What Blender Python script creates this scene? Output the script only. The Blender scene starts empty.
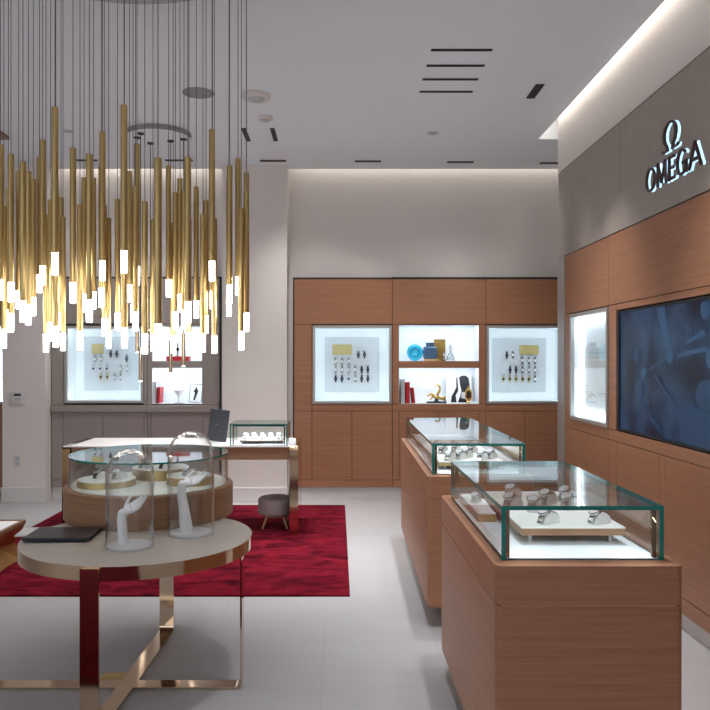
import bpy, bmesh, math, random
from mathutils import Vector, Matrix
random.seed(7)
PI = math.pi
SC = bpy.context.scene
COL = SC.collection
H = 1.5            # eye height
F = 742.0          # focal length in pixels of the 710 frame

# ------------------------------------------------------------------ helpers
def srgb(r, g, b, a=1.0):
    f = lambda c: (c/255/12.92) if c/255 <= .04045 else ((c/255+.055)/1.055)**2.4
    return (f(r), f(g), f(b), a)

class MB:
    """collects shapes and links them as one mesh object"""
    def __init__(s):
        s.v, s.f, s.m, s.mi = [], [], [], 0
    def mat(s, i):
        s.mi = i; return s
    def add(s, vs, fs):
        n = len(s.v)
        s.v += [tuple(p) for p in vs]
        for f in fs:
            s.f.append([i+n for i in f]); s.m.append(s.mi)
        return s
    def add_bm(s, bm):
        bm.verts.index_update()
        s.add([v.co.copy() for v in bm.verts], [[v.index for v in f.verts] for f in bm.faces])
        bm.free(); return s
    def box(s, x0, x1, y0, y1, z0, z1, bev=0, seg=1):
        bm = bmesh.new()
        bmesh.ops.create_cube(bm, size=1)
        for v in bm.verts:
            v.co = Vector(((x0+x1)/2+v.co.x*(x1-x0), (y0+y1)/2+v.co.y*(y1-y0), (z0+z1)/2+v.co.z*(z1-z0)))
        if bev:
            bmesh.ops.bevel(bm, geom=bm.edges[:], offset=bev, segments=seg, profile=.5, affect='EDGES')
        return s.add_bm(bm)
    def lathe(s, prof, seg=48, c=(0, 0, 0), closed=False):
        vs, fs = [], []
        n = len(prof)
        for k in range(seg):
            a = 2*PI*k/seg
            for r, z in prof:
                vs.append((c[0]+r*math.cos(a), c[1]+r*math.sin(a), c[2]+z))
        for k in range(seg):
            k2 = (k+1) % seg
            for i in range(n if closed else n-1):
                j = (i+1) % n
                fs.append([k*n+i, k2*n+i, k2*n+j, k*n+j])
        bm = bmesh.new()
        bv = [bm.verts.new(v) for v in vs]
        for f in fs:
            try: bm.faces.new([bv[i] for i in f])
            except ValueError: pass
        bmesh.ops.remove_doubles(bm, verts=bm.verts[:], dist=1e-6)
        return s.add_bm(bm)
    def cyl(s, c, r, z0, z1, seg=32, bev=0):
        if bev:
            return s.lathe([(0, z0), (r-bev, z0), (r, z0+bev), (r, z1-bev), (r-bev, z1), (0, z1)], seg, (c[0], c[1], 0))
        return s.lathe([(0, z0), (r, z0), (r, z1), (0, z1)], seg, (c[0], c[1], 0))
    def rod(s, a, b, r, seg=10, r2=None):
        a, b = Vector(a), Vector(b)
        r2 = r if r2 is None else r2
        q = (b-a).to_track_quat('Z', 'Y')
        vs = []
        for p, rr in ((a, r), (b, r2)):
            for k in range(seg):
                t = 2*PI*k/seg
                vs.append(p + q @ Vector((rr*math.cos(t), rr*math.sin(t), 0)))
        fs = [[k, (k+1) % seg, seg+(k+1) % seg, seg+k] for k in range(seg)]
        fs += [list(range(seg))[::-1], list(range(seg, 2*seg))]
        return s.add(vs, fs)
    def bar(s, a, b, w, t, up=(0, 0, 1)):
        """rectangular bar from a to b: w across, t along 'up'"""
        a, b = Vector(a), Vector(b)
        d = (b-a).normalized(); u = Vector(up); c = d.cross(u).normalized(); u = c.cross(d).normalized()
        vs = [p + c*sx*w/2 + u*sz*t/2 for p in (a, b) for sx, sz in ((-1, -1), (1, -1), (1, 1), (-1, 1))]
        return s.add(vs, [[0, 1, 2, 3], [7, 6, 5, 4], [0, 4, 5, 1], [1, 5, 6, 2], [2, 6, 7, 3], [3, 7, 4, 0]])
    def prism(s, poly, z0, z1, M=None):
        n = len(poly)
        vs = [Vector((p[0], p[1], z)) for z in (z0, z1) for p in poly]
        if M is not None: vs = [M @ v for v in vs]
        fs = [list(range(n))[::-1], list(range(n, 2*n))] + [[k, (k+1) % n, n+(k+1) % n, n+k] for k in range(n)]
        return s.add(vs, fs)
    def strip(s, outer, inner, z0, z1, M=None):
        """band between two matching polylines, extruded"""
        n = len(outer)
        vs = [Vector((p[0], p[1], z)) for z in (z0, z1) for ln in (outer, inner) for p in ln]
        if M is not None: vs = [M @ v for v in vs]
        o = lambda i: i
        fs = []
        for i in range(n-1):
            a, b, c, d = i, i+1, n+i+1, n+i
            fs += [[d, c, b, a], [a+2*n, b+2*n, c+2*n, d+2*n], [a, b, b+2*n, a+2*n], [c, d, d+2*n, c+2*n]]
        fs += [[0, 2*n, 3*n, n], [n-1, 2*n-1, 4*n-1, 3*n-1]]
        return s.add(vs, fs)
    def xform(s, M):
        s.v = [tuple(M @ Vector(p)) for p in s.v]; return s
    def build(s, name, mats, parent=None, smooth=True, ang=35):
        me = bpy.data.meshes.new(name)
        me.from_pydata(s.v, [], s.f)
        if not isinstance(mats, (list, tuple)): mats = [mats]
        for m in mats: me.materials.append(m)
        me.polygons.foreach_set('material_index', s.m)
        bm = bmesh.new(); bm.from_mesh(me)
        bmesh.ops.recalc_face_normals(bm, faces=bm.faces[:]); bm.to_mesh(me); bm.free()
        if smooth:
            me.polygons.foreach_set('use_smooth', [True]*len(me.polygons))
            me.set_sharp_from_angle(angle=math.radians(ang))
        me.update()
        o = bpy.data.objects.new(name, me)
        COL.objects.link(o)
        if parent is not None: o.parent = parent
        return o

def tag(o, label=None, cat=None, group=None, kind=None):
    if label: o['label'] = label
    if cat: o['category'] = cat
    if group: o['group'] = group
    if kind: o['kind'] = kind
    return o
def thing(name, label, cat, loc=(0, 0, 0), rz=0, group=None):
    o = bpy.data.objects.new(name, None); COL.objects.link(o)
    o.empty_display_size = .05
    o.location = loc; o.rotation_euler = (0, 0, rz)
    return tag(o, label, cat, group)
def copy_tree(o, parent=None):
    c = o.copy(); COL.objects.link(c); c.parent = parent
    for ch in list(o.children): copy_tree(ch, c)
    return c
def struct(name, mb, mat, parent=None, **k):
    o = mb.build(name, mat, parent, **k)
    if parent is None: o['kind'] = 'structure'
    return o
def rrect(x0, x1, y0, y1, r, seg=5):
    out = []
    for cx, cy, a0 in ((x1-r, y1-r, 0), (x0+r, y1-r, PI/2), (x0+r, y0+r, PI), (x1-r, y0+r, 1.5*PI)):
        for k in range(seg+1):
            a = a0 + PI/2*k/seg
            out.append((cx+r*math.cos(a), cy+r*math.sin(a)))
    return out

# ---------------------------------------------------------------- materials
def newmat(name):
    m = bpy.data.materials.new(name); m.use_nodes = True
    nt = m.node_tree
    return m, nt, nt.nodes['Principled BSDF']
def pmat(name, col, rough=.5, metal=0, spec=.5, bump=None, emit=None, estr=0, var=0, vscale=8, coat=0):
    m, nt, b = newmat(name)
    N, L = nt.nodes, nt.links
    b.inputs['Base Color'].default_value = col
    b.inputs['Roughness'].default_value = rough
    b.inputs['Metallic'].default_value = metal
    b.inputs['Specular IOR Level'].default_value = spec
    b.inputs['Coat Weight'].default_value = coat
    if emit:
        b.inputs['Emission Color'].default_value = emit
        b.inputs['Emission Strength'].default_value = estr
    tc = N.new('ShaderNodeTexCoord')
    if var:
        n = N.new('ShaderNodeTexNoise'); n.inputs['Scale'].default_value = vscale; n.inputs['Detail'].default_value = 4
        L.new(tc.outputs['Object'], n.inputs['Vector'])
        r = N.new('ShaderNodeValToRGB')
        r.color_ramp.elements[0].position = .3; r.color_ramp.elements[1].position = .7
        r.color_ramp.elements[0].color = tuple(c*(1-var) for c in col[:3])+(1,)
        r.color_ramp.elements[1].color = tuple(min(1, c*(1+var)) for c in col[:3])+(1,)
        L.new(n.outputs['Fac'], r.inputs['Fac']); L.new(r.outputs['Color'], b.inputs['Base Color'])
    if bump:
        n = N.new('ShaderNodeTexNoise'); n.inputs['Scale'].default_value = bump[0]; n.inputs['Detail'].default_value = 3
        L.new(tc.outputs['Object'], n.inputs['Vector'])
        bp = N.new('ShaderNodeBump'); bp.inputs['Strength'].default_value = bump[1]; bp.inputs['Distance'].default_value = .01
        L.new(n.outputs['Fac'], bp.inputs['Height']); L.new(bp.outputs['Normal'], b.inputs['Normal'])
    return m
def woodmat(name, c0, c1, scale=(1.3, 1.3, 60), rough=.42):
    m, nt, b = newmat(name)
    N, L = nt.nodes, nt.links
    tc = N.new('ShaderNodeTexCoord')
    mp = N.new('ShaderNodeMapping'); mp.inputs['Scale'].default_value = scale
    L.new(tc.outputs['Object'], mp.inputs['Vector'])
    n1 = N.new('ShaderNodeTexNoise'); n1.inputs['Scale'].default_value = 1; n1.inputs['Detail'].default_value = 6; n1.inputs['Roughness'].default_value = .65
    n1.inputs['Distortion'].default_value = .3
    L.new(mp.outputs['Vector'], n1.inputs['Vector'])
    mp2 = N.new('ShaderNodeMapping'); mp2.inputs['Scale'].default_value = (scale[0]*3, scale[1]*3, scale[2]*5)
    L.new(tc.outputs['Object'], mp2.inputs['Vector'])
    n2 = N.new('ShaderNodeTexNoise'); n2.inputs['Scale'].default_value = 1; n2.inputs['Detail'].default_value = 3
    L.new(mp2.outputs['Vector'], n2.inputs['Vector'])
    mx = N.new('ShaderNodeMath'); mx.operation = 'MULTIPLY_ADD'
    L.new(n2.outputs['Fac'], mx.inputs[0]); mx.inputs[1].default_value = .45
    mm = N.new('ShaderNodeMath'); mm.operation = 'MULTIPLY'; mm.inputs[1].default_value = .6
    L.new(n1.outputs['Fac'], mm.inputs[0]); L.new(mm.outputs[0], mx.inputs[2])
    r = N.new('ShaderNodeValToRGB')
    r.color_ramp.elements[0].position = .36; r.color_ramp.elements[0].color = c0
    r.color_ramp.elements[1].position = .68; r.color_ramp.elements[1].color = c1
    L.new(mx.outputs[0], r.inputs['Fac']); L.new(r.outputs['Color'], b.inputs['Base Color'])
    b.inputs['Roughness'].default_value = rough
    b.inputs['Specular IOR Level'].default_value = .35
    bp = N.new('ShaderNodeBump'); bp.inputs['Strength'].default_value = .08; bp.inputs['Distance'].default_value = .003
    L.new(mx.outputs[0], bp.inputs['Height']); L.new(bp.outputs['Normal'], b.inputs['Normal'])
    return m
def glassmat(name, tint=(.97, .99, .985, 1), power=4.8, base=.04, gain=.95, rough=0.0):
    m = bpy.data.materials.new(name); m.use_nodes = True
    nt = m.node_tree; N, L = nt.nodes, nt.links
    for n in list(N): N.remove(n)
    out = N.new('ShaderNodeOutputMaterial')
    lw = N.new('ShaderNodeLayerWeight'); lw.inputs['Blend'].default_value = .5
    p = N.new('ShaderNodeMath'); p.operation = 'POWER'; p.inputs[1].default_value = power
    L.new(lw.outputs['Facing'], p.inputs[0])
    ma = N.new('ShaderNodeMath'); ma.operation = 'MULTIPLY_ADD'; ma.inputs[1].default_value = gain; ma.inputs[2].default_value = base
    L.new(p.outputs[0], ma.inputs[0])
    tr = N.new('ShaderNodeBsdfTransparent'); tr.inputs['Color'].default_value = tint
    gl = N.new('ShaderNodeBsdfGlossy'); gl.inputs['Roughness'].default_value = rough
    mix = N.new('ShaderNodeMixShader')
    L.new(ma.outputs[0], mix.inputs[0]); L.new(tr.outputs[0], mix.inputs[1]); L.new(gl.outputs[0], mix.inputs[2])
    L.new(mix.outputs[0], out.inputs['Surface'])
    return m
def emat(name, col, s):
    m, nt, b = newmat(name)
    b.inputs['Base Color'].default_value = (.8, .8, .8, 1)
    b.inputs['Emission Color'].default_value = col
    b.inputs['Emission Strength'].default_value = s
    return m

M = {}
M['wood'] = woodmat('wood_veneer', srgb(152, 104, 76), srgb(180, 128, 97))
M['wood_dark'] = pmat('wood_carcass', srgb(60, 38, 28), .7)
M['wood_lite'] = woodmat('wood_oak', srgb(128, 92, 66), srgb(164, 124, 92))
M['taupe'] = pmat('taupe_leather', srgb(158, 148, 143), .55, bump=(220, .08), var=.03)
M['taupe_dark'] = pmat('taupe_carcass', srgb(60, 54, 51), .7)
M['wall'] = pmat('wall_paint', srgb(233, 226, 221), .8, spec=.2, bump=(300, .03))
M['ceil'] = pmat('ceiling_paint', srgb(240, 243, 248), .9, spec=.1)
M['white'] = pmat('white_trim', srgb(222, 217, 215), .5)
M['fabric'] = pmat('fabric_panel', srgb(172, 162, 153), .8, spec=.2, bump=(500, .1), var=.03)
M['black'] = pmat('black_metal', srgb(24, 23, 24), .5)
M['brass'] = pmat('brushed_brass', srgb(196, 170, 116), .36, 1)
M['champagne'] = pmat('champagne_metal', srgb(205, 178, 150), .09, 1)
M['bronze'] = pmat('polished_bronze', srgb(120, 92, 66), .12, 1)
M['gold'] = pmat('polished_gold', srgb(226, 186, 110), .12, 1)
M['gold_facet'] = pmat('satin_gold_facets', srgb(176, 138, 84), .4, .7)
M['panel'] = pmat('watch_panel_white', srgb(192, 198, 205), .6)
M['steel'] = pmat('brushed_steel', srgb(190, 190, 192), .22, 1)
M['steel_frame'] = pmat('satin_frame', srgb(176, 172, 168), .4, .35)
M['glass'] = glassmat('clear_glass')
M['glass_thin'] = glassmat('dome_glass', (.98, .985, .985, 1), 2.4, .035, .85)
M['glass_edge'] = pmat('green_glass_edge', srgb(14, 122, 112), .15, emit=None)
M['case_white'] = pmat('case_white', srgb(236, 240, 244), .6)
M['pad'] = pmat('ivory_leather', srgb(232, 230, 226), .6, bump=(300, .05))
M['tabletop'] = pmat('ivory_tabletop', srgb(180, 171, 160), .45, bump=(350, .06), var=.02)
M['ceramic'] = pmat('white_ceramic', srgb(242, 242, 244), .35)
M['plinth'] = pmat('plinth_tan', srgb(120, 106, 90), .6)
M['stool'] = pmat('grey_wool', srgb(176, 167, 163), .95, spec=.1, bump=(400, .3))
M['oakleg'] = pmat('oak_leg', srgb(190, 150, 108), .5)
M['red'] = pmat('red_cover', srgb(190, 20, 34), .45)
M['paper'] = pmat('paper_white', srgb(232, 230, 230), .6)
M['greybook'] = pmat('pale_cover', srgb(205, 204, 208), .6)
M['ink'] = pmat('ink_black', srgb(20, 22, 30), .5)
M['navy'] = pmat('navy_dial', srgb(26, 44, 78), .3)
M['plaque'] = pmat('brass_plaque', srgb(196, 180, 122), .4, .35)
M['silver_dial'] = pmat('silver_dial', srgb(214, 216, 220), .3)
M['ltgrey'] = pmat('light_grey_plastic', srgb(190, 190, 192), .5)
M['blueglass'] = pmat('blue_glass', srgb(60, 190, 225), .1, coat=.5)
M['slateglass'] = pmat('slate_glass', srgb(72, 104, 140), .1, coat=.5)
M['lcd'] = pmat('lcd', srgb(30, 60, 56), .3)
M['cord'] = pmat('grey_cord', srgb(92, 90, 90), .5)
M['disc'] = pmat('canopy_grey', srgb(196, 195, 196), .6)
M['speaker'] = pmat('speaker_grey', srgb(150, 149, 150), .7)
M['tip'] = emat('pendant_glow', (1, .96, .91, 1), 9.5)
M['halo'] = emat('halo_led', (.42, .74, 1, 1), .8)
M['signface'] = pmat('sign_brown', srgb(70, 34, 30), .4, .3)
M['brownbar'] = pmat('dark_oak', srgb(120, 92, 66), .4)

# floor: pale porcelain slabs with thin joints
def floormat():
    m, nt, b = newmat('porcelain_floor'); N, L = nt.nodes, nt.links
    tc = N.new('ShaderNodeTexCoord')
    mp = N.new('ShaderNodeMapping'); mp.inputs['Rotation'].default_value = (0, 0, PI/2); mp.inputs['Location'].default_value = (.13, .07, 0)
    L.new(tc.outputs['Object'], mp.inputs['Vector'])
    br = N.new('ShaderNodeTexBrick')
    br.inputs['Scale'].default_value = 1; br.inputs['Mortar Size'].default_value = .002
    br.inputs['Brick Width'].default_value = 1.2; br.inputs['Row Height'].default_value = .6; br.offset = .5
    br.inputs['Color1'].default_value = srgb(188, 185, 186); br.inputs['Color2'].default_value = srgb(185, 182, 183)
    br.inputs['Mortar'].default_value = srgb(172, 169, 169)
    L.new(mp.outputs['Vector'], br.inputs['Vector'])
    n = N.new('ShaderNodeTexNoise'); n.inputs['Scale'].default_value = 3; n.inputs['Detail'].default_value = 6
    mp2 = N.new('ShaderNodeMapping'); mp2.inputs['Scale'].default_value = (1, 3, 1)
    L.new(tc.outputs['Object'], mp2.inputs['Vector']); L.new(mp2.outputs['Vector'], n.inputs['Vector'])
    mx = N.new('ShaderNodeMix'); mx.data_type = 'RGBA'; mx.blend_type = 'MULTIPLY'; mx.inputs['Factor'].default_value = .12
    L.new(br.outputs['Color'], mx.inputs[6]); L.new(n.outputs['Fac'], mx.inputs[7])
    L.new(mx.outputs[2], b.inputs['Base Color'])
    b.inputs['Roughness'].default_value = .38; b.inputs['Specular IOR Level'].default_value = .35
    return m
M['floor'] = floormat()
def rugmat():
    m, nt, b = newmat('crimson_rug'); N, L = nt.nodes, nt.links
    tc = N.new('ShaderNodeTexCoord')
    mp = N.new('ShaderNodeMapping'); mp.inputs['Scale'].default_value = (4.5, 9, 1)
    L.new(tc.outputs['Object'], mp.inputs['Vector'])
    n = N.new('ShaderNodeTexNoise'); n.inputs['Scale'].default_value = 1; n.inputs['Detail'].default_value = 7; n.inputs['Roughness'].default_value = .62; n.inputs['Distortion'].default_value = .8
    L.new(mp.outputs['Vector'], n.inputs['Vector'])
    r = N.new('ShaderNodeValToRGB')
    r.color_ramp.elements[0].position = .34; r.color_ramp.elements[0].color = srgb(56, 3, 15)
    r.color_ramp.elements[1].position = .66; r.color_ramp.elements[1].color = srgb(132, 25, 42)
    L.new(n.outputs['Fac'], r.inputs['Fac']); L.new(r.outputs['Color'], b.inputs['Base Color'])
    b.inputs['Roughness'].default_value = 1; b.inputs['Specular IOR Level'].default_value = .05
    b.inputs['Sheen Weight'].default_value = .25; b.inputs['Sheen Tint'].default_value = srgb(190, 70, 95)
    n2 = N.new('ShaderNodeTexNoise'); n2.inputs['Scale'].default_value = 260; n2.inputs['Detail'].default_value = 2
    L.new(tc.outputs['Object'], n2.inputs['Vector'])
    ad = N.new('ShaderNodeMath'); ad.operation = 'MULTIPLY_ADD'; ad.inputs[1].default_value = 1.5
    L.new(n.outputs['Fac'], ad.inputs[0]); L.new(n2.outputs['Fac'], ad.inputs[2])
    bp = N.new('ShaderNodeBump'); bp.inputs['Strength'].default_value = .6; bp.inputs['Distance'].default_value = .012
    L.new(ad.outputs[0], bp.inputs['Height']); L.new(bp.outputs['Normal'], b.inputs['Normal'])
    return m
M['rug'] = rugmat()
def bookmat(name, ca, cb, sc):
    m, nt, b = newmat(name); N, L = nt.nodes, nt.links
    tc = N.new('ShaderNodeTexCoord')
    n = N.new('ShaderNodeTexNoise'); n.inputs['Scale'].default_value = sc; n.inputs['Detail'].default_value = 4; n.inputs['Distortion'].default_value = 2
    L.new(tc.outputs['Object'], n.inputs['Vector'])
    r = N.new('ShaderNodeValToRGB')
    r.color_ramp.elements[0].position = .5; r.color_ramp.elements[0].color = ca
    r.color_ramp.elements[1].position = .8; r.color_ramp.elements[1].color = cb
    L.new(n.outputs['Fac'], r.inputs['Fac']); L.new(r.outputs['Color'], b.inputs['Base Color'])
    b.inputs['Roughness'].default_value = .35
    return m
M['magazine'] = bookmat('magazine_cover', srgb(20, 22, 27), srgb(96, 101, 112), 16)
def stripemat():
    m, nt, b = newmat('card_stripes'); N, L = nt.nodes, nt.links
    tc = N.new('ShaderNodeTexCoord')
    w = N.new('ShaderNodeTexWave'); w.wave_type = 'RINGS'; w.rings_direction = 'SPHERICAL'; w.inputs['Scale'].default_value = 20; w.inputs['Distortion'].default_value = .6
    mp = N.new('ShaderNodeMapping'); mp.inputs['Location'].default_value = (.02, 0, -.22)
    L.new(tc.outputs['Object'], mp.inputs['Vector']); L.new(mp.outputs['Vector'], w.inputs['Vector'])
    r = N.new('ShaderNodeValToRGB')
    r.color_ramp.elements[0].color = srgb(12, 14, 19); r.color_ramp.elements[1].color = srgb(48, 52, 62)
    L.new(w.outputs['Fac'], r.inputs['Fac']); L.new(r.outputs['Color'], b.inputs['Base Color'])
    b.inputs['Roughness'].default_value = .4
    return m
M['stripes'] = stripemat()
def goldribs():
    m, nt, b = newmat('gold_ribbed_box'); N, L = nt.nodes, nt.links
    tc = N.new('ShaderNodeTexCoord')
    w = N.new('ShaderNodeTexBrick'); w.inputs['Scale'].default_value = 30; w.offset = 0; w.inputs['Brick Width'].default_value = .4; w.inputs['Row Height'].default_value = .4
    w.inputs['Color1'].default_value = srgb(150, 118, 52); w.inputs['Color2'].default_value = srgb(128, 98, 40); w.inputs['Mortar'].default_value = srgb(74, 54, 20)
    mp = N.new('ShaderNodeMapping'); mp.inputs['Rotation'].default_value = (PI/2, 0, 0)
    L.new(tc.outputs['Object'], mp.inputs['Vector']); L.new(mp.outputs['Vector'], w.inputs['Vector'])
    L.new(w.outputs['Color'], b.inputs['Base Color']); b.inputs['Roughness'].default_value = .4
    return m
M['goldribs'] = goldribs()

COOL = (.82, .93, 1)
# lamps -----------------------------------------------------------------
def spot(x, y, tx, ty, W, deg=60, z=3.54, col=(1, .95, .9), blend=.6, r=.05, tz=0):
    l = bpy.data.lights.new('spot_lamp', 'SPOT'); l.energy = W; l.color = col
    l.spot_size = math.radians(deg); l.spot_blend = 1.0; l.shadow_soft_size = r
    o = bpy.data.objects.new('spot_lamp', l); COL.objects.link(o)
    o.location = (x, y, z)
    o.rotation_euler = (Vector((tx, ty, tz))-Vector((x, y, z))).to_track_quat('-Z', 'Y').to_euler()
    return o
def area(loc, direction, sx, sy, W, col=(1, 1, 1), up='Y', spread=180):
    l = bpy.data.lights.new('strip_lamp', 'AREA'); l.shape = 'RECTANGLE'; l.size = sx; l.size_y = sy
    l.energy = W; l.color = col; l.spread = math.radians(spread)
    o = bpy.data.objects.new('strip_lamp', l); COL.objects.link(o)
    o.location = loc
    d = Vector(direction).normalized()
    if abs(d.z) > .99: o.rotation_euler = (0 if d.z < 0 else PI, 0, 0)
    else: o.rotation_euler = d.to_track_quat('-Z', 'Y').to_euler()
    return o

# ================================================================= SETTING
CZ = 3.56
struct('floor', MB().box(-5.4, 3.2, -2.6, 8.6, -.06, 0), M['floor'])
c = MB()
c.box(-5.4, 1.878, -2.6, 8.0, CZ, CZ+.04)
c.box(1.878, 3.2, 6.92, 8.0, CZ, CZ+.04)
struct('ceiling', c, M['ceil'])
c = MB()
c.box(-5.4, 3.2, 7.95, 8.3, 3.84, 3.88)                       # cove lids above the slots
c.box(1.86, 3.2, -2.6, 6.95, 3.84, 3.88)
c.box(1.866, 1.878, -2.6, 6.93, CZ+.04, 3.84)
c.box(1.878, 3.2, 6.92, 6.932, CZ+.04, 3.84)
c.box(-5.4, 3.2, 7.988, 8.0, CZ+.04, 3.84)
struct('trim_1', c, M['ceil'])
# rear wall behind the cabinets, its two piers, left wall, right return
struct('wall_back', MB().box(-5.4, 3.2, 8.12, 8.6, 2.40, 3.84).box(-5.4, 3.2, 8.42, 8.6, 0, 2.40).box(-.53, -.477, 8.03, 8.42, 0, 2.40).box(-1.238, -1.217, 8.03, 8.42, 0, 2.40), M['wall'])
struct('wall_pier_center', MB().box(-1.217, -.53, 7.85, 8.42, 0, CZ), M['wall'])
struct('wall_pier_left', MB().box(-3.54, -3.085, 7.85, 8.42, 0, CZ), M['wall'])
struct('wall_left', MB().box(-5.5, -5.4, -2.6, 8.6, 0, 3.84), M['wall'])
struct('wall_front_block', MB().box(-1.2, 3.2, -2.7, -2.6, 0, 3.84).box(-5.5, -1.2, -2.7, -2.6, 2.9, 3.84), M['wall'])  # unseen wall added to cut daylight from behind the camera
struct('wall_return', MB().box(2.9, 3.0, 6.38, 8.12, 0, 3.84), M['wall'])
struct('wall_right', MB().box(1.96, 2.9, -2.6, 6.58, 3.118, 3.84).box(2.25, 2.9, -2.6, 6.38, 0, 3.118), M['wall'])
b = MB().box(-1.225, -.522, 7.835, 7.85, 0, .15, .003)
struct('baseboard_center', b, M['white'])
struct('baseboard_left', MB().box(-3.55, -3.075, 7.835, 7.85, 0, .15, .003), M['white'])
struct('baseboard_back', MB().box(-3.08, -1.22, 8.03, 8.12, 0, .124).box(-.52, 2.9, 8.03, 8.12, 0, .124), M['white'])
struct('baseboard_right', MB().box(1.93, 2.25, -2.0, 6.36, 0, .098), M['white'])
# wooden soffit panel hung at the left of the ceiling
struct('trim_2', MB().box(-5.4, -3.02, 2.6, 6.84, CZ-.03, CZ-.001), M['wood_lite'])

# ============================================================ CABINET UNITS
GAP = .005
def place(root, p):
    return Matrix.Translation(root.location) @ Matrix.Rotation(root.rotation_euler.z, 4, 'Z') @ Vector(p)
def cab_unit(name, label, cat, loc, rz, w, depth, ztop, zbot, panels, niches, wood, dark, group=None):
    """front at local y=0 looking to -y, x along the front"""
    r = thing(name, label, cat, loc, rz, group)
    body = MB()
    # carcass: columns between the niches
    if niches:
        zs0 = min(n[2] for n in niches); zs1 = max(n[3] for n in niches)
        nx0 = min(n[0] for n in niches); nx1 = max(n[1] for n in niches)
        body.box(0, w, .012, depth, zbot, zs0-.004); body.box(0, w, .012, depth, zs1+.004, ztop)
        if nx0 > .012: body.box(0, nx0-.004, .012, depth, zs0-.004, zs1+.004)
        if nx1 < w-.012: body.box(nx1+.004, w, .012, depth, zs0-.004, zs1+.004)
        zz = sorted(niches, key=lambda n: n[2])
        for a, bb in zip(zz, zz[1:]):
            body.box(nx0, nx1, .012, depth, a[3]+.004, bb[2]-.004)
        for n in niches:
            body.box(n[0]-.004, n[1]+.004, n[4]+.012, max(depth, n[4]+.02), n[2]-.004, n[3]+.004)
    else:
        body.box(0, w, .012, depth, zbot, ztop)
    body.build('carcass', dark, r)
    for p in panels:
        x0, x1, z0, z1, kind = p[:5]
        y0 = p[5] if len(p) > 5 else 0
        MB().box(x0+GAP/2, x1-GAP/2, y0, .018, z0+GAP/2, z1-GAP/2, .0015).build(kind, wood, r)
    return r
def niche_lining(r, n, name='niche_lining'):
    x0, x1, z0, z1, d = n
    t = .004
    m = MB()
    m.box(x0-t, x0, .02, d+t, z0-t, z1+t); m.box(x1, x1+t, .02, d+t, z0-t, z1+t)
    m.box(x0, x1, .02, d+t, z1, z1+t); m.box(x0, x1, .02, d+t, z0-t, z0)
    m.box(x0, x1, d, d+t, z0, z1)
    return m.build(name, M['case_white'], r)
def case_front(r, n, frame_mat, fw=.027, pane=True):
    x0, x1, z0, z1, d = n
    f = MB()
    f.box(x0-fw, x0, -.012, .02, z0-fw, z1+fw, .002); f.box(x1, x1+fw, -.012, .02, z0-fw, z1+fw, .002)
    f.box(x0, x1, -.012, .02, z1, z1+fw, .002); f.box(x0, x1, -.012, .02, z0-fw, z0, .002)
    fr = f.build('case_frame', frame_mat, r)
    if pane:
        MB().box(x0, x1, .002, .006, z0, z1).build('glass_pane', M['glass'], fr)
def case_lights(r, n, W):
    x0, x1, z0, z1, d = n
    for z, dz in ((z1-.012, -1), (z0+.012, 1)):
        area(place(r, ((x0+x1)/2, .05, z)), place(r, (0, 0, 0))*0 + (Matrix.Rotation(r.rotation_euler.z, 3, 'Z') @ Vector((0, .55, dz))), x1-x0-.04, .03, W, COOL)
    for x, dx in ((x0+.012, 1), (x1-.012, -1)):
        dv = Matrix.Rotation(r.rotation_euler.z, 3, 'Z') @ Vector((dx, .55, 0))
        o = area(place(r, (x, .05, (z0+z1)/2)), dv, .03, z1-z0-.04, W*.7, COOL)
def shelf_light(r, n, W):
    x0, x1, z0, z1, d = n
    area(place(r, ((x0+x1)/2, .06, z1-.01)), Matrix.Rotation(r.rotation_euler.z, 3, 'Z') @ Vector((0, .45, -1)), x1-x0-.05, .03, W, COOL)

K = 8.0/F
BX = lambda px: (px-337)*K                    # photo column -> metres on the rear cabinet plane
BZ = lambda py: H+(360-py)*K
TOP, BOT = 2.372, .125

# --- wood cabinet, unit with the left watch case
def wood_left():
    X0 = BX(294); w = BX(392.5)-X0
    L = lambda px: BX(px)-X0
    n = (L(315), L(389.2), BZ(401.2), BZ(328), .28)
    e = w
    P = [(0, L(312), 1.885, TOP, 'upper_panel'), (L(312), e, 1.885, TOP, 'upper_panel'),
         (0, L(312), .95, 1.885, 'side_panel'), (L(391.3), e, 1.026, 1.885, 'side_panel'),
         (L(312), e, .95, 1.026, 'rail'),
         (0, L(312), .206, .95, 'side_panel'), (L(312), L(352), .206, .95, 'door'), (L(352), e, .206, .95, 'door'),
         (0, e, .125, .206, 'plinth_rail')]
    P[0] = (0, e, 1.885, TOP, 'upper_panel'); P.pop(1)
    r = cab_unit('wall_cabinet', 'walnut wall cabinet with a lit watch case, beside the pale pier', 'cabinet', (X0, 8.0, 0), 0, w, .1, TOP, BOT, P, [n], M['wood'], M['wood_dark'])
    niche_lining(r, n, 'case_lining'); case_front(r, n, M['steel_frame']); case_lights(r, n, .46)
    # black reveal around the cabinet's outer edge
    MB().box(-.012, -.002, .004, .1, BOT, TOP+.018).box(-.002, w, .004, .1, TOP+.002, TOP+.018).build('black_reveal', M['black'], r)
    return r, n
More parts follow.
